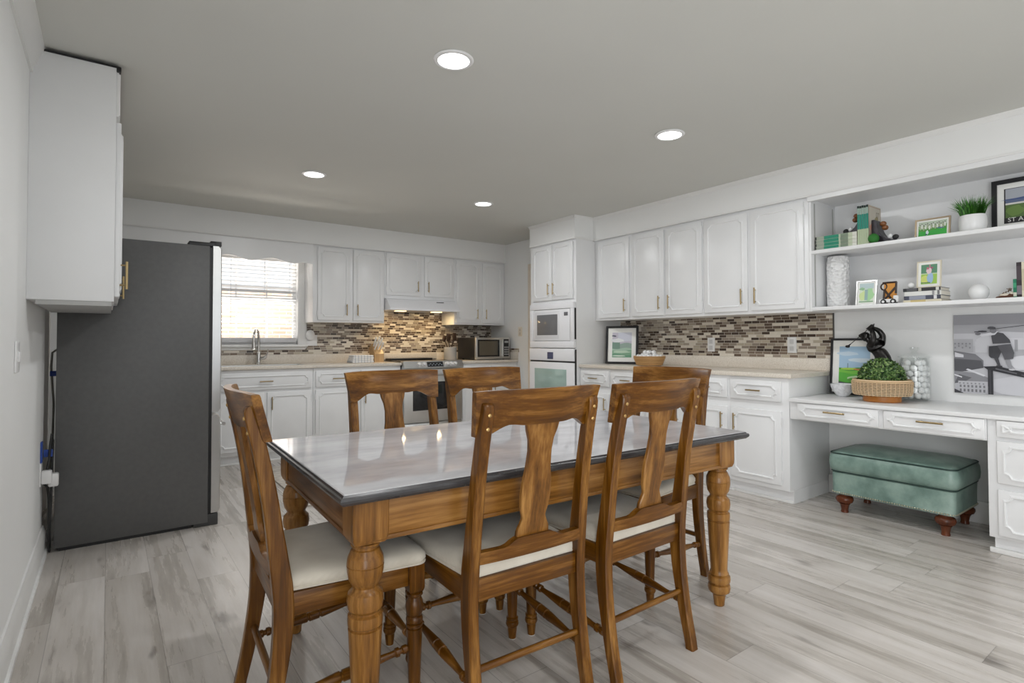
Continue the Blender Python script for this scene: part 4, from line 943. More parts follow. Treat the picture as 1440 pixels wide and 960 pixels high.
greenp = [((196, 192, 205), rect(0, 1, 0, 1)), ((206, 208, 220), rect(.3, 1, .65, 1)), ((150, 170, 160), wavy(.55, .04)), ((228, 230, 232), blob(.3, .68, .33, .08, 12, .5, 3)), ((120, 150, 135), rect(0, .4, .3, .6)), ((168, 196, 176), wavy(.36, .03)), ((130, 170, 140), wavy(.26, .03, ph=1)),
          ((190, 212, 190), blob(.5, .22, .45, .05, 12, .3, 2)), ((110, 158, 128), wavy(.12, .03, ph=3)), ((210, 224, 208), blob(.35, .06, .35, .03, 12, .2, 9)), ((90, 90, 105), blob(.1, .86, .12, .03, 9, .6, 4))]
framed('picture_frame', 'black-framed landscape print standing on the long counter beside the oven tower', (4.235, 3.875, .926), (.46, -.888, 0), .335, .39, .022, BLK, .045, greenp, .10)
grp = [((86, 150, 70), rect(0, 1, 0, 1)), ((186, 200, 180), rect(0, 1, .72, 1)), ((60, 170, 70), wavy(.36, .04))]+[((222, 226, 216) if i % 2 else (168, 178, 150), blob(.06+i*.068, .62+.06*math.sin(i*2.1), .035, .16, 10, .5, i)) for i in range(14)]+[((70, 60, 60), blob(.06+i*.068, .80+.06*math.sin(i*2.1), .02, .035, 8, .2, i)) for i in range(14)]+[((96, 120, 150), blob(.8, .45, .14, .04, 10, .5, 4)), ((214, 226, 230), blob(.33, .22, .05, .16, 10, .5, 2)), ((60, 70, 110), blob(.3, .09, .05, .04, 8, .3, 3))]
framed('picture_frame', 'small gold-framed green group picture on the top shelf beside the grass pot', (4.24, 1.232, ZS2), EDGE_R, .188, .132, .009, GOLDF, .010, grp, .14, .012)
gpt = [((214, 224, 206), rect(0, 1, 0, 1)), ((186, 204, 206), rect(0, 1, .72, 1)), ((206, 222, 160), blob(.3, .35, .3, .25, 12, .3, 1)), ((170, 212, 160), blob(.72, .4, .3, .35, 12, .4, 2)), ((150, 178, 176), rect(.38, .60, .12, .68)), ((120, 160, 120), rect(0, 1, .02, .07)), ((150, 190, 150), blob(.2, .72, .2, .08, 10, .5, 3))]
framed('picture_frame', 'small silver-framed pale green print on the lower shelf beside the white vase', (4.22, 1.612, ZS1), EDGE_R, .128, .175, .008, SILV, .012, gpt, .16, .012)
flw = [((196, 214, 180), rect(0, 1, 0, 1)), ((92, 140, 110), rect(0, 1, .55, 1)), ((160, 200, 90), rect(0, 1, 0, .5)), ((206, 216, 120), blob(.25, .25, .25, .2, 10, .3, 2)), ((160, 190, 220), blob(.58, .32, .2, .28, 10, .2, 3)), ((226, 200, 206), blob(.5, .66, .16, .16, 10, .4, 5)), ((190, 110, 130), blob(.42, .8, .09, .06, 8, .6, 6)), ((170, 90, 120), blob(.66, .82, .12, .05, 8, .6, 7)), ((196, 120, 140), blob(.55, .92, .05, .07, 8, .4, 8)), ((80, 120, 80), rect(0, .6, .05, .09))]
framed('picture_frame', 'small cream-framed flower print standing on top of the stacked books', (4.25, 1.258, ZS1+.098), EDGE_R, .130, .172, .006, CREAMF, .016, flw, .12, .012)
sta = [((38, 36, 38), rect(0, 1, 0, 1)), ((166, 170, 178), rect(.015, 1, .62, .985)), ((92, 104, 134), rect(.015, 1, .56, .70)), ((70, 86, 130), blob(.3, .68, .3, .03, 10, .4, 1)), ((212, 210, 205), rect(.015, 1, .52, .58)), ((86, 112, 60), rect(.015, 1, .14, .53)), ((104, 132, 66), blob(.12, .35, .1, .14, 10, .4, 2)), ((74, 84, 52), blob(.72, .66, .3, .18, 12, .5, 3)), ((60, 66, 48), blob(.8, .45, .2, .12, 10, .5, 9)), ((224, 222, 216), blob(.36, .36, .07, .15, 10, .3, 4)), ((150, 110, 84), blob(.33, .53, .025, .035, 8, .2, 5)), ((40, 40, 48), rect(.31, .42, .12, .22)), ((38, 36, 38), rect(0, 1, 0, .155))]
st, T = framed('picture_frame', 'large black-framed poster with white lettering on the top shelf beside the grass pot', (4.415, .70, ZS2), EDGE_R, .55, .33, .026, BLK, .032, sta, .05, .02)
def lettering(txt, T, a, b, size, d, mat, parent):
    cu = bpy.data.curves.new('lettering', 'FONT'); cu.body = txt; cu.size = size; cu.resolution_u = 3; tmp = bpy.data.objects.new('tmp', cu); COL.objects.link(tmp)
    dg = bpy.context.evaluated_depsgraph_get(); me = bpy.data.meshes.new_from_object(tmp.evaluated_get(dg)); bpy.data.objects.remove(tmp)
    base = Vector(parent['_base'])
    for v in me.vertices: v.co = T(a+v.co.x, b+v.co.y, d)-base
    me.materials.clear(); me.materials.append(mat); o = bpy.data.objects.new('lettering', me); COL.objects.link(o); o.parent = parent; return o
lettering('ST A', T, -.200, .066, .036, .0155, flat(230, 230, 226), st)
m = MB(flat(206, 168, 96)); bx(T, m, -.098, .06, .046, .074, .0125, .0150); m.build('caption_plate', st)

# black-and-white print on the wall
pw, ph = .50, .505
pr = thing('wall_print', 'large black-and-white print of a golfer on a girder, hung above the desk', 'picture', (XR-.009, .945, .820))
T = oriented((XR-.009, .945, .820), EDGE_R, 0)
m = MB(plain('print_board', (.62, .62, .63), .5)); bx(T, m, -pw/2, pw/2, 0, ph, 0, .007); m.build('board', pr)
g = lambda v: (v, v, min(255, v+5))
S = [(g(188), rect(0, 1, 0, 1)), (g(150), rect(0, 1, .86, 1)), (g(170), rect(0, 1, .74, .87)), (g(196), rect(0, 1, .60, .76)), (g(205), blob(.55, .68, .3, .1, 14, .3, 2)), (g(140), blob(.93, .66, .1, .07, 12, .4, 4)),
     (g(176), rect(0, .20, .52, .69)), (g(205), rect(.22, .34, .52, .66)), (g(215), rect(.52, .72, .56, .70)), (g(168), rect(.60, .63, .54, .68)), (g(190), rect(.72, 1, .48, .58)),
     (g(118), [(0, .40), (0, .54), (.22, .50), (.30, .42), (.30, .34), (.05, .26)]), (g(84), [(0, .27), (0, .44), (.28, .42), (.30, .33), (.12, .28)]), (g(208), [(.01, .46), (.10, .455), (.10, .49), (.01, .52)]),
     (g(138), [(0, .14), (0, .28), (.22, .26), (.36, .20), (.36, .10)]), (g(100), [(0, .12), (.05, .24), (.18, .20), (.1, .14)]), (g(226), [(0, .225), (.08, .195), (.08, .21), (0, .24)]), (g(214), [(.12, .30), (.30, .22), (.32, .235), (.14, .315)]),
     (g(190), rect(.04, .34, .0, .155)), (g(60), [(0, 0), (.1, 0), (0, .05)]), (g(200), blob(.7, .12, .35, .14, 14, .3, 7)), (g(214), blob(.78, .40, .28, .10, 14, .4, 8))]
for i in range(7): S += [(g(120), rect(.055+i*.04, .075+i*.04, .02, .055)), (g(125), rect(.055+i*.04, .075+i*.04, .075, .105)), (g(140), rect(.05+i*.04, .066+i*.04, .118, .135))]
for i in range(5): S += [(g(140), rect(.01+i*.038, .026+i*.038, .57+.02*(i % 2), .59+.02*(i % 2))), (g(140), rect(.01+i*.038, .026+i*.038, .62, .64))]
S += [(g(46), rect(.345, .395, 0, .34)), (g(70), rect(.36, .37, 0, .34)), (g(40), [(.30, .345), (.44, .355), (1.0, .205), (1.0, .155), (.93, .165), (.34, .31)]), (g(96), [(.42, .315), (.62, .262), (.62, .278), (.42, .332)]), (g(84), [(.66, .25), (.86, .20), (.86, .215), (.66, .265)])]
# the golfer: shoes, stockings, plus fours, waistcoat, shirt sleeves, head, cap, club
S += [(g(52), blob(.455, .352, .035, .013, 8)), (g(200), blob(.578, .318, .035, .012, 8)), (g(70), [(.405, .46), (.45, .45), (.47, .36), (.445, .355)]), (g(150), [(.515, .43), (.565, .43), (.58, .325), (.555, .325)]),
      (g(62), [(.36, .60), (.46, .61), (.48, .53), (.45, .45), (.38, .455), (.36, .48)]), (g(88), [(.44, .61), (.57, .63), (.60, .52), (.59, .45), (.51, .435), (.48, .53)]),
      (g(76), [(.40, .63), (.57, .64), (.56, .68), (.50, .76), (.43, .775), (.385, .73)]), (g(216), [(.46, .79), (.42, .74), (.29, .72), (.27, .745), (.38, .77)]), (g(120), blob(.255, .755, .03, .018, 8)),
      (g(122), blob(.405, .795, .034, .036, 10)), (g(74), blob(.39, .826, .042, .018, 10)), (g(64), [(.22, .775), (.30, .775), (.30, .79), (.22, .785)]), (g(60), blob(.30, .785, .05, .012, 8)), (g(60), [(.40, .808), (.72, .852), (.72, .858), (.40, .815)]), (g(40), blob(.735, .857, .03, .013, 8)),
      (g(214), [(.90, .20), (.95, .23), (1, .225), (1, .14), (.95, .10), (.92, .14)]), (g(56), blob(.93, .06, .05, .018, 8)), (g(160), rect(.93, .965, .07, .16))]
art(pr, T, pw, ph, 0, S, .0075)

# ------------------------------------------------------------------ books
def book(name, label, group, x0, x1, y0, y1, z0, z1, cover, pages=(226, 220, 206), spine=None, spine_side='-x', bands=(), stand=False):
    """a book lying flat or standing; bands = (from, to, colour) stripes along the spine"""
    t = thing(name, label, 'book', ((x0+x1)/2, (y0+y1)/2, z0), group)
    c = MB(flat(*cover)); k = .0018
    if not stand: c.box(x0, x1, y0, y1, z0, z0+k).box(x0, x1, y0, y1, z1-k, z1).box(x0-.0006, x0+k, y0, y1, z0, z1)
    else: c.box(x0, x1, y0, y0+k, z0, z1).box(x0, x1, y1-k, y1, z0, z1).box(x0-.0006, x0+k, y0, y1, z0, z1)
    c.build('cover', t)
    p = MB(flat(*pages)); e = .004
    if not stand: p.box(x0+k, x1-e, y0+e, y1-e, z0+k, z1-k)
    else: p.box(x0+k, x1-e, y0+k, y1-k, z0+e*.3, z1-e)
    p.build('pages', t)
    if bands:
        b = MB()
        for bi, (f0, f1, col) in enumerate(bands):
            b.use(flat(*col)); bo_ = .0012+.0004*bi
            if not stand: b.box(x0-bo_, x0, y1-(y1-y0)*f1, y1-(y1-y0)*f0, z0+.001, z1-.001)
            else: b.box(x0-bo_, x0, y0+.0005, y1-.0005, z0+(z1-z0)*f0, z0+(z1-z0)*f1)
        b.build('spine', t)
    return t
GM = 'green-spined annuals on the top shelf'
hz = ['bottom', 'second from the bottom', 'second from the top', 'topmost']
for i in range(4):
    z = ZS2+i*.0245
    book('book', 'green-spined book lying flat, %s of its stack, top shelf' % hz[i], GM, 4.13, 4.34-.004*i, 1.628, 1.905-.003*(i % 2), z, z+.024, (206, 204, 190), bands=((0, .03, (30, 34, 32)), (.03, .22, (150, 158, 144)), (.22, .58, (24, 132, 104)), (.58, .9, (186, 196, 170)), (.62, .8, (120, 136, 116)), (.9, 1, (214, 214, 204))))
for i in range(5):
    y1 = 1.624-i*.0138
    t = book('book', 'green-spined book standing upright, %s, top shelf' % ['first, against the flat stack', 'second from the flat stack', 'third of five from the flat stack', 'fourth from the flat stack', 'last of five, its pale cover showing'][i], GM, 4.13, 4.335, y1-.0132, y1, ZS2, ZS2+.268-.002*(i % 2), (196, 190, 172), stand=True,
             bands=((0, .40, (176, 190, 158)), (.40, .78, (26, 130, 112)), (.78, .94, (150, 170, 160)), (.94, 1.0, (20, 40, 36))))
yc = 1.624-5*.0138+.0006
T = lambda a, b, d: Vector((4.13+a, yc-d, ZS2+b))
m = MB(); m.use(flat(176, 156, 142)).faces([T(a, b, .001) for a, b in ((.004, .01), (.2, .01), (.2, .262), (.004, .262))], [(0, 1, 2, 3)]); m.use(flat(196, 190, 176)).faces([T(a, b, .0012) for a, b in ((.01, .11), (.19, .11), (.19, .255), (.01, .255))], [(0, 1, 2, 3)])
m.use(flat(206, 150, 130)).faces([T(*p, .0014) for p in blob(.07, .12, .05, .03, 10, .4, 3)], [tuple(range(10))]); m.use(flat(150, 140, 100)).faces([T(*p, .0014) for p in blob(.13, .16, .03, .04, 10, .4, 5)], [tuple(range(10))]); m.build('cover_art', t)
lettering('07', T, .118, .192, .055, .0016, flat(120, 108, 92), t)
GS = 'stacked books on the lower shelf'
for i, (th, cov, bands, lb) in enumerate([(.020, (226, 220, 200), ((.02, .98, (222, 214, 190)), (.2, .6, (206, 186, 130))), 'pale cream book at the bottom of the lower-shelf stack'), (.026, (70, 72, 84), ((.05, .75, (74, 78, 94)), (.15, .6, (150, 154, 168)), (.82, .9, (226, 226, 226))), 'slate blue book second from the bottom of the lower-shelf stack'),
                                        (.028, (222, 222, 218), ((.76, .82, (150, 150, 150)), (.9, .96, (120, 120, 120))), 'white book third up in the lower-shelf stack'), (.022, (48, 48, 50), ((.42, .50, (196, 192, 176)), (.1, .38, (90, 90, 92)), (.88, .96, (216, 216, 210))), 'dark grey book on top of the lower-shelf stack, under the flower print')]):
    z = ZS1+[0, .020, .046, .074][i]
    book('book', lb, GS, 4.19, 4.385-.006*i, 1.178+.003*(i % 2), 1.382-.004*(i % 3), z, z+th-.0006, cov, bands=bands)
GR = 'upright books at the end of the lower shelf'
book('book', 'short green book standing at the end of the lower shelf', GR, 4.20, 4.32, .826, .841, ZS1, ZS1+.110, (24, 112, 82), stand=True, bands=((.1, .3, (206, 206, 190)), (.55, .8, (60, 150, 110))))
book('book', 'tall dark book standing behind the short green one', GR, 4.20, 4.36, .804, .8255, ZS1, ZS1+.205, (44, 36, 40), stand=True, bands=((.1, .35, (120, 112, 120)), (.5, .9, (70, 60, 66))))
book('book', 'tall cream book standing next to the dark one', GR, 4.20, 4.37, .778, .8035, ZS1, ZS1+.205, (214, 208, 186), stand=True, bands=((.2, .8, (196, 188, 160)),))

# ------------------------------------------------------------------ golf bookends
def bookend(label, y, sgn, x=4.22):
    t = thing('bookend', label, 'bookend', (x, y, ZS2), 'golf bookends on the top shelf')
    P_ = lambda a, b, n: (x-.05+n, y-sgn*a, ZS2+b)
    arc = [(.03+.10*math.sin(math.radians(k)), .145-.125*(1-math.cos(math.radians(k)))) for k in range(0, 91, 10)][::-1]
    arc = [(.13-.10*math.sin(math.radians(k)), .018+.125*(1-math.cos(math.radians(k)))) for k in range(0, 91, 9)]
    MB(plain('dark_pewter', (.035, .032, .038), .4, .4)).prism([(0, 0), (.150, 0), (.150, .012)]+arc+[(.018, .165), (0, .165)], P_, 0, .10).build('base', t)
    g = MB(plain('wood_club_head', (.22, .085, .03), .3)); g.sphere(P_(.058, .135, .03), .019, 12, (1, 1.1, .9)); g.sphere(P_(.068, .108, .035), .020, 12, (1.1, 1, .9)); g.build('club_head', t)
    b = MB(BALLM); b.sphere(P_(.098, .045, .03), .0165, 14); b.build('golf_ball', t)
    c = MB(RUBBER); c.sphere(P_(.130, .036, .03), .017, 14, (.7, 1.15, 1)); c.build('wheel', t)
    return t
bookend('dark golf bookend at the open end of the upright green books', 1.552, 1)
bookend('dark golf bookend standing on the flat stack side, behind the green books', 1.628, -1, 4.30).location.z = ZS2+.0985
m = MB(plain('green_felt_ball', (.02, .16, .02), .7)).sphere((4.135, 1.528, ZS2+.033), .033, 16); tag(place(m.build('green_ball'), (4.135, 1.528, ZS2)), 'small green ball on the top shelf in front of the dark bookend', 'ball')

# ------------------------------------------------------------------ grass pot, vase, sphere, figurines on the shelves
pt = thing('potted_grass', 'bright green artificial grass in a round white pot on the top shelf', 'plant', (4.25, 1.03, ZS2))
MB(CERAM).lathe([(.050, 0), (.056, .002), (.066, .025), (.070, .055), (.068, .09), (.063, .110), (.058, .110), (.056, .095), (.001, .094)], (4.25, 1.03, ZS2), 36, caps=False).build('pot', pt, 50)
gr = MB(GRASSM); rg_ = random.Random(4)
for i in range(330):
    a = rg_.random()*2*PI; r = .050*math.sqrt(rg_.random()); L = .10+.055*rg_.random(); sp = .25+.75*r/.05; out = .10*sp*rg_.random()*1.0
    b0 = Vector((4.25+r*math.cos(a), 1.03+r*math.sin(a), ZS2+.09)); d = Vector((math.cos(a), math.sin(a), 0)); w = .0024
    side = Vector((-math.sin(a+1), math.cos(a+1), 0)); pts = [b0, b0+d*out*.28+Vector((0, 0, L*.5)), b0+d*out*.9+Vector((0, 0, L*(1-.25*out/.1)))]
    gr.faces([pts[0]-side*w, pts[0]+side*w, pts[1]+side*w*.9, pts[1]-side*w*.9, pts[2]], [(0, 1, 2, 3), (3, 2, 4)])
gr.build('grass', pt)
va = MB(VASEM); prof = [(.055, 0), (.066, .004), (.070, .02), (.072, .18), (.070, .355), (.066, .368), (.062, .368), (.060, .30), (.060, .01), (.001, .008)]
rings = []; vs = []
vm = MB(VASEM); seg = 72; rows = 60
grid = []
for i in range(rows+1):
    z = .37*i/rows; r0 = interp([(0, .060), (.01, .068), (.03, .071), (.34, .071), (.37, .066)], z); row = []
    for k in range(seg):
        a = 2*PI*k/seg; bp = .0030*(math.sin(a*11+math.sin(z*60)*2.2)*math.sin(z*95+1.7*math.sin(a*5))); row.append(((r0+bp)*math.cos(a), (r0+bp)*math.sin(a), z))
    grid.append(row)
for z, r0 in ((.368, .061), (.20, .060), (.012, .058)): grid.append([(r0*math.cos(2*PI*k/seg), r0*math.sin(2*PI*k/seg), z) for k in range(seg)])
vm.loft(grid); v = vm.build('vase', None, 60); v.location = (4.30, 1.825, ZS1); tag(v, 'tall white cylinder vase with ruffled texture in the corner of the lower shelf', 'vase')
o = MB(CERAM).sphere((0, 0, .051), .051, 32).build('ball_ornament'); o.location = (4.28, 1.015, ZS1); tag(o, 'white round ball ornament alone on the lower shelf', 'ornament')
o = MB(BALLM).sphere((0, 0, .0195), .0195, 16).build('golf_ball'); o.location = (4.235, 1.352, ZS1+.097); tag(o, 'white golf ball on the stacked books beside the flower print', 'ball')
# golf-bag plaque and little cart
gb = thing('golf_bag_plaque', 'orange and brown golf bag plaque on the lower shelf', 'ornament', (4.24, 1.475, ZS1))
T = oriented((4.24, 1.475, ZS1+.022), EDGE_R, .08)
m = MB(plain('orange_leather', srgb(206, 140, 50), .4)); bx(T, m, -.032, .040, 0, .128, 0, .012); m.build('bag', gb)
m = MB(plain('dark_brown_strap', (.03, .014, .010), .4))
for p, q in (((-.034, .0, .013), (.040, .0, .013)), ((-.03, .01, .014), (.035, .09, .014)), ((-.03, .08, .014), (.02, .0, .014)), ((.038, .05, .013), (.040, .126, .013)), ((-.04, .126, .012), (.042, .126, .012)), ((-.034, 0, .012), (-.030, .075, .012))): m.tube([T(*p), T(*q)], .0065, 8)
m.tube([T(-.034+.018*math.cos(a*PI/6), .10+.022*math.sin(a*PI/6), .010) for a in range(13)], .005, 8); m.build('strap', gb)
gc = thing('toy_cart', 'small white toy cart with black wheels in front of the orange golf bag plaque', 'ornament', (4.18, 1.45, ZS1))
MB(CERAM).box(4.165, 4.195, 1.405, 1.515, ZS1+.010, ZS1+.034, .006).box(4.165, 4.195, 1.402, 1.432, ZS1+.03, ZS1+.056, .006).build('body', gc)
for y in (1.487, 1.43):
    w = MB(RUBBER); w.turned((4.158, y, ZS1+.0165), (4.2, y, ZS1+.0165), [(0, .0165), (1, .0165)], 18); wo = w.build('wheel', gc); MB(CERAM).turned((4.156, y, ZS1+.0165), (4.1585, y, ZS1+.0165), [(0, .008), (1, .008)], 14).build('hub', wo)
sf = thing('shoe_figurine', 'small brown and white golf shoe figurine on the lower shelf by the upright books', 'figurine', (4.22, .878, ZS1))
MB(plain('shoe_leather', (.10, .04, .022), .35)).loft([[(4.22+.014*w_*math.cos(t*PI/4), y, ZS1+.001+max(0, h*math.sin(t*PI/4)*.5+h*.5)) for t in range(8)] for y, w_, h in ((.925, .4, .008), (.92, .9, .014), (.905, 1.25, .018), (.885, 1.2, .022), (.865, 1.0, .028), (.845, 1.1, .034), (.836, 1.1, .034), (.832, .7, .02))]).build('shoe', sf)
m = MB(plain('cream_shoe_leather', (.75, .68, .56), .4)); m.sphere((4.218, .882, ZS1+.022), .014, 12, (.9, 1.8, .7)); m.sphere((4.218, .845, ZS1+.030), .013, 12, (.9, 1.2, .8)); m.build('saddle', sf)
m = MB(plain('shoe_lace', (.16, .10, .06), .6))
for i in range(4): m.tube([(4.205, .89-.011*i, ZS1+.030+.005*i), (4.218, .886-.011*i, ZS1+.038+.005*i), (4.231, .89-.011*i, ZS1+.030+.005*i)], .002, 6)
m.tube([(4.218, .862, ZS1+.048), (4.21, .872, ZS1+.058), (4.212, .856, ZS1+.060), (4.218, .862, ZS1+.048), (4.226, .852, ZS1+.058), (4.23, .866, ZS1+.060), (4.218, .862, ZS1+.048)], .002, 6); m.build('lace', sf)

# ------------------------------------------------------------------ on the desk: bowl, basket planter, jar of balls, statue
DZ = .7575
b = MB(plain('cut_glass', (.74, .75, .77), .15, var=.15, nscale=60)); seg = 48; grid = []
for r, z, k in ((.030, 0, 0), (.034, .003, 0), (.045, .015, .6), (.062, .040, 1), (.074, .068, 1), (.080, .090, .4), (.076, .090, 0), (.068, .066, 0), (.05, .03, 0), (.02, .012, 0)): grid.append([((r*(1+.03*k*math.cos(12*2*PI*j/seg)))*math.cos(2*PI*j/seg), (r*(1+.03*k*math.cos(12*2*PI*j/seg)))*math.sin(2*PI*j/seg), z) for j in range(seg)])
b.loft(grid); o = b.build('bowl', None, 25); o.location = (4.29, 1.80, DZ); tag(o, 'small cut-glass bowl on the desk between the golf print and the basket planter', 'bowl')
pl = thing('basket_planter', 'round woven rattan planter with clipped boxwood on a wooden foot on the desk', 'planter', (4.15, 1.50, DZ)); px, py = 4.15, 1.50
f = MB(AMBER).lathe([(.105, 0), (.108, .004), (.108, .036), (.104, .040)], (px, py, DZ), 48).build('wooden_foot', pl); f['label'] = 'amber wooden foot ring'
bk_ = MB(plain('weave_gap_shade', (.07, .045, .03), .8)); bk_.lathe([(.118, .040), (.160, .050), (.167, .075), (.168, .125), (.165, .135), (.155, .135), (.15, .10)], (px, py, DZ), 48, caps=False).build('basket', pl)  # inner shell coloured dark to stand in for shade between the strands
wv = MB(RATTAN); ns = 84
for j in range(9):
    z = DZ+.048+j*.0100; r = interp([(.048, .160), (.06, .166), (.13, .1695)], .048+j*.0100)
    pts = [(px+(r+.0022*(1 if (k+j) % 2 else -1))*math.cos(2*PI*k/ns), py+(r+.0022*(1 if (k+j) % 2 else -1))*math.sin(2*PI*k/ns), z) for k in range(ns+1)]
    wv.tube(pts, .0034, 5)
wv.use(plain('tan_rattan', srgb(214, 186, 150), .6))
for k in range(0, ns, 2): a = 2*PI*(k+.5)/ns; wv.tube([(px+.158*math.cos(a), py+.158*math.sin(a), DZ+.042), (px+.168*math.cos(a), py+.168*math.sin(a), DZ+.075), (px+.170*math.cos(a), py+.170*math.sin(a), DZ+.132)], .0022, 5)
wv.build('weave', pl)
rm = MB(RATTAN); rm.lathe([(.160+.009*math.cos(a*PI/5), .138+.009*math.sin(a*PI/5)) for a in range(11)], (px, py, DZ), 60, caps=False); rm.build('rim', pl, 60)
bw = MB(BOX_LEAF); bw.sphere((px, py, DZ+.150), .118, 24, (1, 1, 1)); rb = random.Random(11)
cb = Vector((px, py, DZ+.150))
for i in range(2400):
    u = rb.random()*1.12-.12; a = rb.random()*2*PI; q = math.sqrt(max(0, 1-u*u)); n = Vector((q*math.cos(a), q*math.sin(a), u)); R = .116+.020*rb.random(); p = cb+n*R
    t1 = n.orthogonal().normalized(); t2 = n.cross(t1); th = rb.random()*2*PI; e = (t1*math.cos(th)+t2*math.sin(th)+n*(.2+1.2*rb.random())).normalized(); s_ = n.cross(e).normalized(); L = .0095+.006*rb.random(); w = L*.42
    bw.faces([p-e*L*.6, p+s_*w+n*.001, p+e*L*.7+n*.002, p-s_*w+n*.001], [(0, 1, 2, 3)])
o = bw.build('boxwood', pl); o['label'] = 'dense clipped green boxwood dome'

jx, jy = 4.388, 1.388
jr = thing('glass_jar', 'clear lidded glass jar full of white golf balls on the desk', 'jar', (jx, jy, DZ))
MB(JARGL).lathe([(.060, 0), (.080, .002), (.087, .012), (.088, .03), (.088, .262), (.084, .275), (.080, .282), (.082, .286), (.078, .286), (.079, .26), (.082, .25), (.082, .03), (.078, .012), (.001, .010)], (jx, jy, DZ), 48, caps=False).build('body', jr, 50)
MB(JARGL).lathe([(.092, .287), (.096, .289), (.096, .294), (.090, .297), (.06, .312), (.026, .320), (.016, .324), (.014, .330), (.022, .336), (.030, .345), (.026, .356), (.012, .360), (.001, .361)], (jx, jy, DZ), 40, caps=False).build('lid', jr, 50)
ball_me = None; GJ = 'golf balls inside the glass jar'
def gball(me, loc, label, group):
    o = bpy.data.objects.new('golf_ball', me); COL.objects.link(o); o.location = loc; return tag(o, label, 'ball', group)
bm0 = MB(BALLM); bm0.sphere((0, 0, 0), .0206, 18); src = bm0.build('golf_ball'); ball_me = src.data; bpy.data.objects.remove(src)
LJ = 'white golf ball among those filling the clear glass jar'
for L in range(6):
    z = DZ+.033+L*.0366
    for k in range(9):
        a = 2*PI*(k+.5*(L % 2))/9+.2; c, s = math.cos(a), math.sin(a)
        if c > .6: continue
        gball(ball_me, (jx+.0612*c, jy+.0612*s, z+.0008*(k % 3)), LJ, GJ)
    gball(ball_me, (jx-.004, jy+.004*(-1)**L, z+.001), LJ, GJ)
for (a, r) in ((2.4, .045), (3.9, .040), (5.2, .045)): gball(ball_me, (jx+r*math.cos(a), jy+r*math.sin(a), DZ+.033+6*.0366-.002), LJ, GJ)

# golfer statuette
gs = thing('golfer_statuette', 'dark bronze golfer statuette mid-swing behind the boxwood planter', 'statue', (4.355, 1.60, DZ)); bx_, by_ = 4.355, 1.60
MB(BRONZE).box(bx_-.05, bx_+.06, by_-.08, by_+.075, DZ, DZ+.025, .006).build('base', gs)
# joints in the plane of the wall: s runs toward the counter (+Y), d toward the viewer (-X)
J = lambda s, z, d=0.0: Vector((bx_-d, by_+s, z))
def skin(name, verts, edges, radii, parent, sub=2, mat=BRONZE):
    me = bpy.data.meshes.new(name); me.from_pydata([v-Vector(parent['_base']) for v in verts], edges, []); o = bpy.data.objects.new(name, me); COL.objects.link(o)
    mo = o.modifiers.new('skin', 'SKIN'); mo.use_smooth_shade = True; ss = o.modifiers.new('sub', 'SUBSURF'); ss.levels = ss.render_levels = sub
    bs_ = bmesh.new(); bs_.from_mesh(me); lay = bs_.verts.layers.skin.verify(); bs_.verts.ensure_lookup_table()
    for i, r in enumerate(radii): bs_.verts[i][lay].radius = (r, r); bs_.verts[i][lay].use_root = (i == 0)
    bs_.to_mesh(me); bs_.free()
    dg = bpy.context.evaluated_depsgraph_get(); m2 = bpy.data.meshes.new_from_object(o.evaluated_get(dg)); bpy.data.objects.remove(o)
    m2.materials.clear(); m2.materials.append(mat)
    for p in m2.polygons: p.use_smooth = True
    o = bpy.data.objects.new(name, m2); COL.objects.link(o); o.parent = parent; return o
V = [J(-.042, 1.015), J(-.032, 1.058), J(-.008, 1.098, .004), J(.012, 1.128, .008), J(.030, 1.146, .016),      # pelvis .. neck base 0-4
     J(.042, 1.158, .022), J(.054, 1.178, .026), J(.061, 1.192, .028),                                          # neck, head 5-7
     J(-.026, 1.142, -.008), J(-.040, 1.194, .004), J(-.020, 1.230, .016), J(.016, 1.251, .022),                # far arm: shoulder, elbow, forearm, wrist 8-11
     J(.026, 1.122, .044), J(.000, 1.168, .054), J(.006, 1.206, .044), J(.024, 1.244, .030),                    # near arm 12-15
     J(-.070, .990, .016), J(-.068, .91, .024), J(-.070, .815, .012), J(-.070, .792, .022), J(-.068, .788, .05),   # right leg 16-20
     J(-.014, .990, -.006), J(.016, .91, .006), J(.036, .815, -.006), J(.036, .792, .004), J(.040, .788, .034)]    # left leg 21-25
Eg = [(0, 1), (1, 2), (2, 3), (3, 4), (4, 5), (5, 6), (6, 7), (3, 8), (8, 9), (9, 10), (10, 11), (3, 12), (12, 13), (13, 14), (14, 15), (0, 16), (16, 17), (17, 18), (18, 19), (19, 20), (0, 21), (21, 22), (22, 23), (23, 24), (24, 25)]
Rd = [.048, .046, .050, .048, .026, .018, .024, .020, .030, .021, .019, .0125, .029, .021, .019, .0125, .030, .024, .015, .013, .009, .030, .024, .015, .013, .009]
skin('body', V, Eg, Rd, gs)
hd_ = MB(BRONZE); hc = J(.062, 1.186, .028); hd_.sphere(hc, .0275, 18, (.92, .95, 1.15)); hd_.sphere(hc+Vector((-.022, .012, -.007)), .0065, 8, (1.2, .8, 1)); hd_.sphere(hc+Vector((-.019, .014, -.018)), .0052, 8, (.8, 1.4, .6)); hd_.sphere(hc+Vector((.003, -.0245, -.002)), .007, 8, (1, .5, 1.4))
for s in (-1, 1): hd_.sphere(hc+Vector((-.021, .009+s*.009, .002)), .0038, 8)
hd_.sphere(hc+Vector((.004, .001, .011)), .0285, 16, (1, 1.02, .85)); hd_.tube([hc+Vector((-.018, .012, .012)), hc+Vector((-.036, .020, .006))], [.016, .012], 10); hd_.build('head', gs)
hn = MB(BRONZE); grip = J(.026, 1.256, .026); cl = J(.158, 1.124, .060); dirc = (cl-grip).normalized()
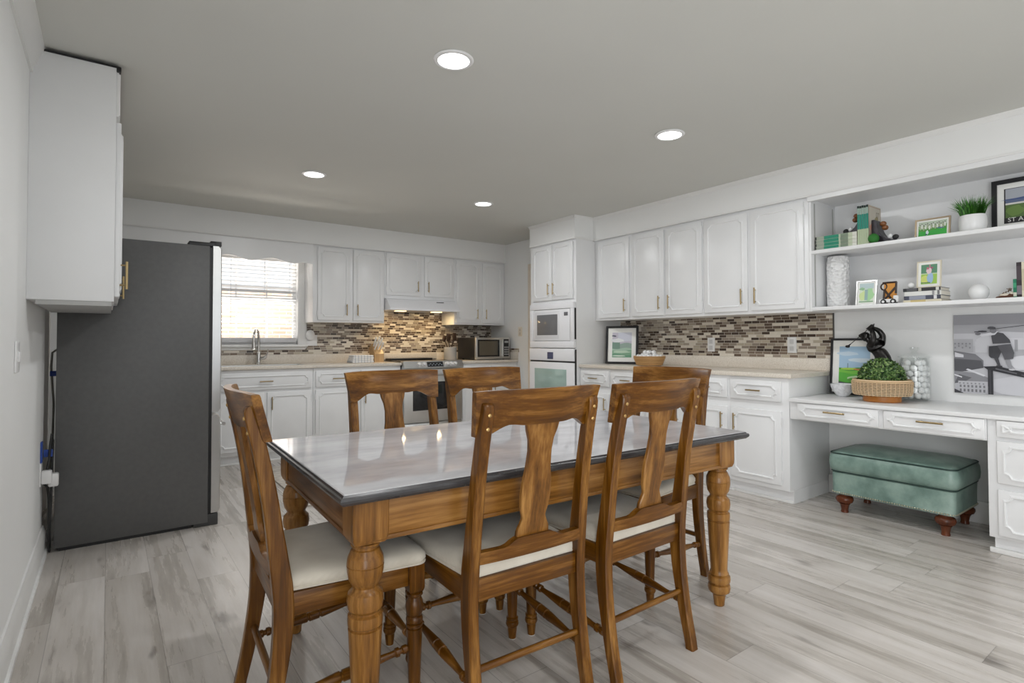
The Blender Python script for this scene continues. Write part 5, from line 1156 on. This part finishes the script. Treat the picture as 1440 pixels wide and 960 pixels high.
for k in range(4):
    for s in (0, 1):
        p = grip+dirc*(.006*k+.020*s-.012); hn.tube([p+Vector((.008, -.004, -.008)), p+Vector((-.004, -.010, .0)), p+Vector((-.009, .0, .006)), p+Vector((-.003, .008, .006))], [.0048, .0046, .0042, .0034], 8)
for s in (0, 1): hn.sphere(grip+dirc*(.020*s-.003)+Vector((.006, -.004, -.004)), .0115, 12, (1, 1, 1.1)); p = grip+dirc*(.020*s-.012); hn.tube([p+Vector((.004, .004, -.008)), p+Vector((-.006, .007, -.004)), p+dirc*.012+Vector((-.009, .004, .002))], [.005, .0045, .0036], 8)
hn.build('hands', gs)
cb_ = MB(BRONZE); cb_.tube([grip-dirc*.03, grip+dirc*.02], .0038, 8); cb_.tube([grip+dirc*.02, cl], .0023, 8); cb_.sphere(cl+Vector((-.004, .006, -.006)), .013, 14, (.9, 1.25, .75)); cb_.tube([cl-dirc*.02, cl], [.003, .006], 8); cb_.build('golf_club', gs)

# ------------------------------------------------------------------ on the long counter: wicker basket with golf balls
wx, wy = 4.20, 3.49; wz = .926
wk = thing('wicker_basket', 'golden wicker basket heaped with white golf balls on the long counter', 'basket', (wx, wy, wz))
b = MB(WICKER); seg = 56; grid = []
prof = [(.105, 0), (.112, .004), (.122, .03), (.134, .06), (.142, .078), (.147, .084), (.145, .091), (.136, .088), (.128, .07), (.11, .02), (.02, .012)]
for i, (r, z) in enumerate(prof): grid.append([((r+.0018*math.sin(28*2*PI*j/seg+i*PI))*math.cos(2*PI*j/seg), (r+.0018*math.sin(28*2*PI*j/seg+i*PI))*1.05*math.sin(2*PI*j/seg), z) for j in range(seg)])
b.loft([[(p[0]+wx, p[1]+wy, p[2]+wz) for p in r] for r in grid]); b.build('basket', wk, 60)
rw = MB(plain('golden_cane', srgb(200, 158, 104), .6))
for j in range(7): z = .010+.0105*j; r = interp([(0, .110), (.03, .1235), (.06, .1355), (.09, .148)], z); rw.tube([(wx+(r+.002+.0016*(-1)**(k+j))*math.cos(2*PI*k/56), wy+(r+.002+.0016*(-1)**(k+j))*1.05*math.sin(2*PI*k/56), wz+z) for k in range(57)], .0042, 6)
rw.build('weave', wk)
LW = 'white golf ball among those heaped in the golden wicker basket'; GWK = 'golf balls heaped in the wicker basket'
for k in range(15): a = 2*PI*k/15; gball(ball_me, (wx+.104*math.cos(a), wy+.108*math.sin(a), wz+.082+.004*(k % 2)), LW, GWK)
for k in range(10): a = 2*PI*k/10+.2; gball(ball_me, (wx+.064*math.cos(a), wy+.066*math.sin(a), wz+.090+.007*(k % 2)), LW, GWK)
for k in range(6): a = 2*PI*k/6+.5; gball(ball_me, (wx+.060*math.cos(a)*.72, wy+.060*math.sin(a)*.8, wz+.124+.002*(k % 2)), LW, GWK)
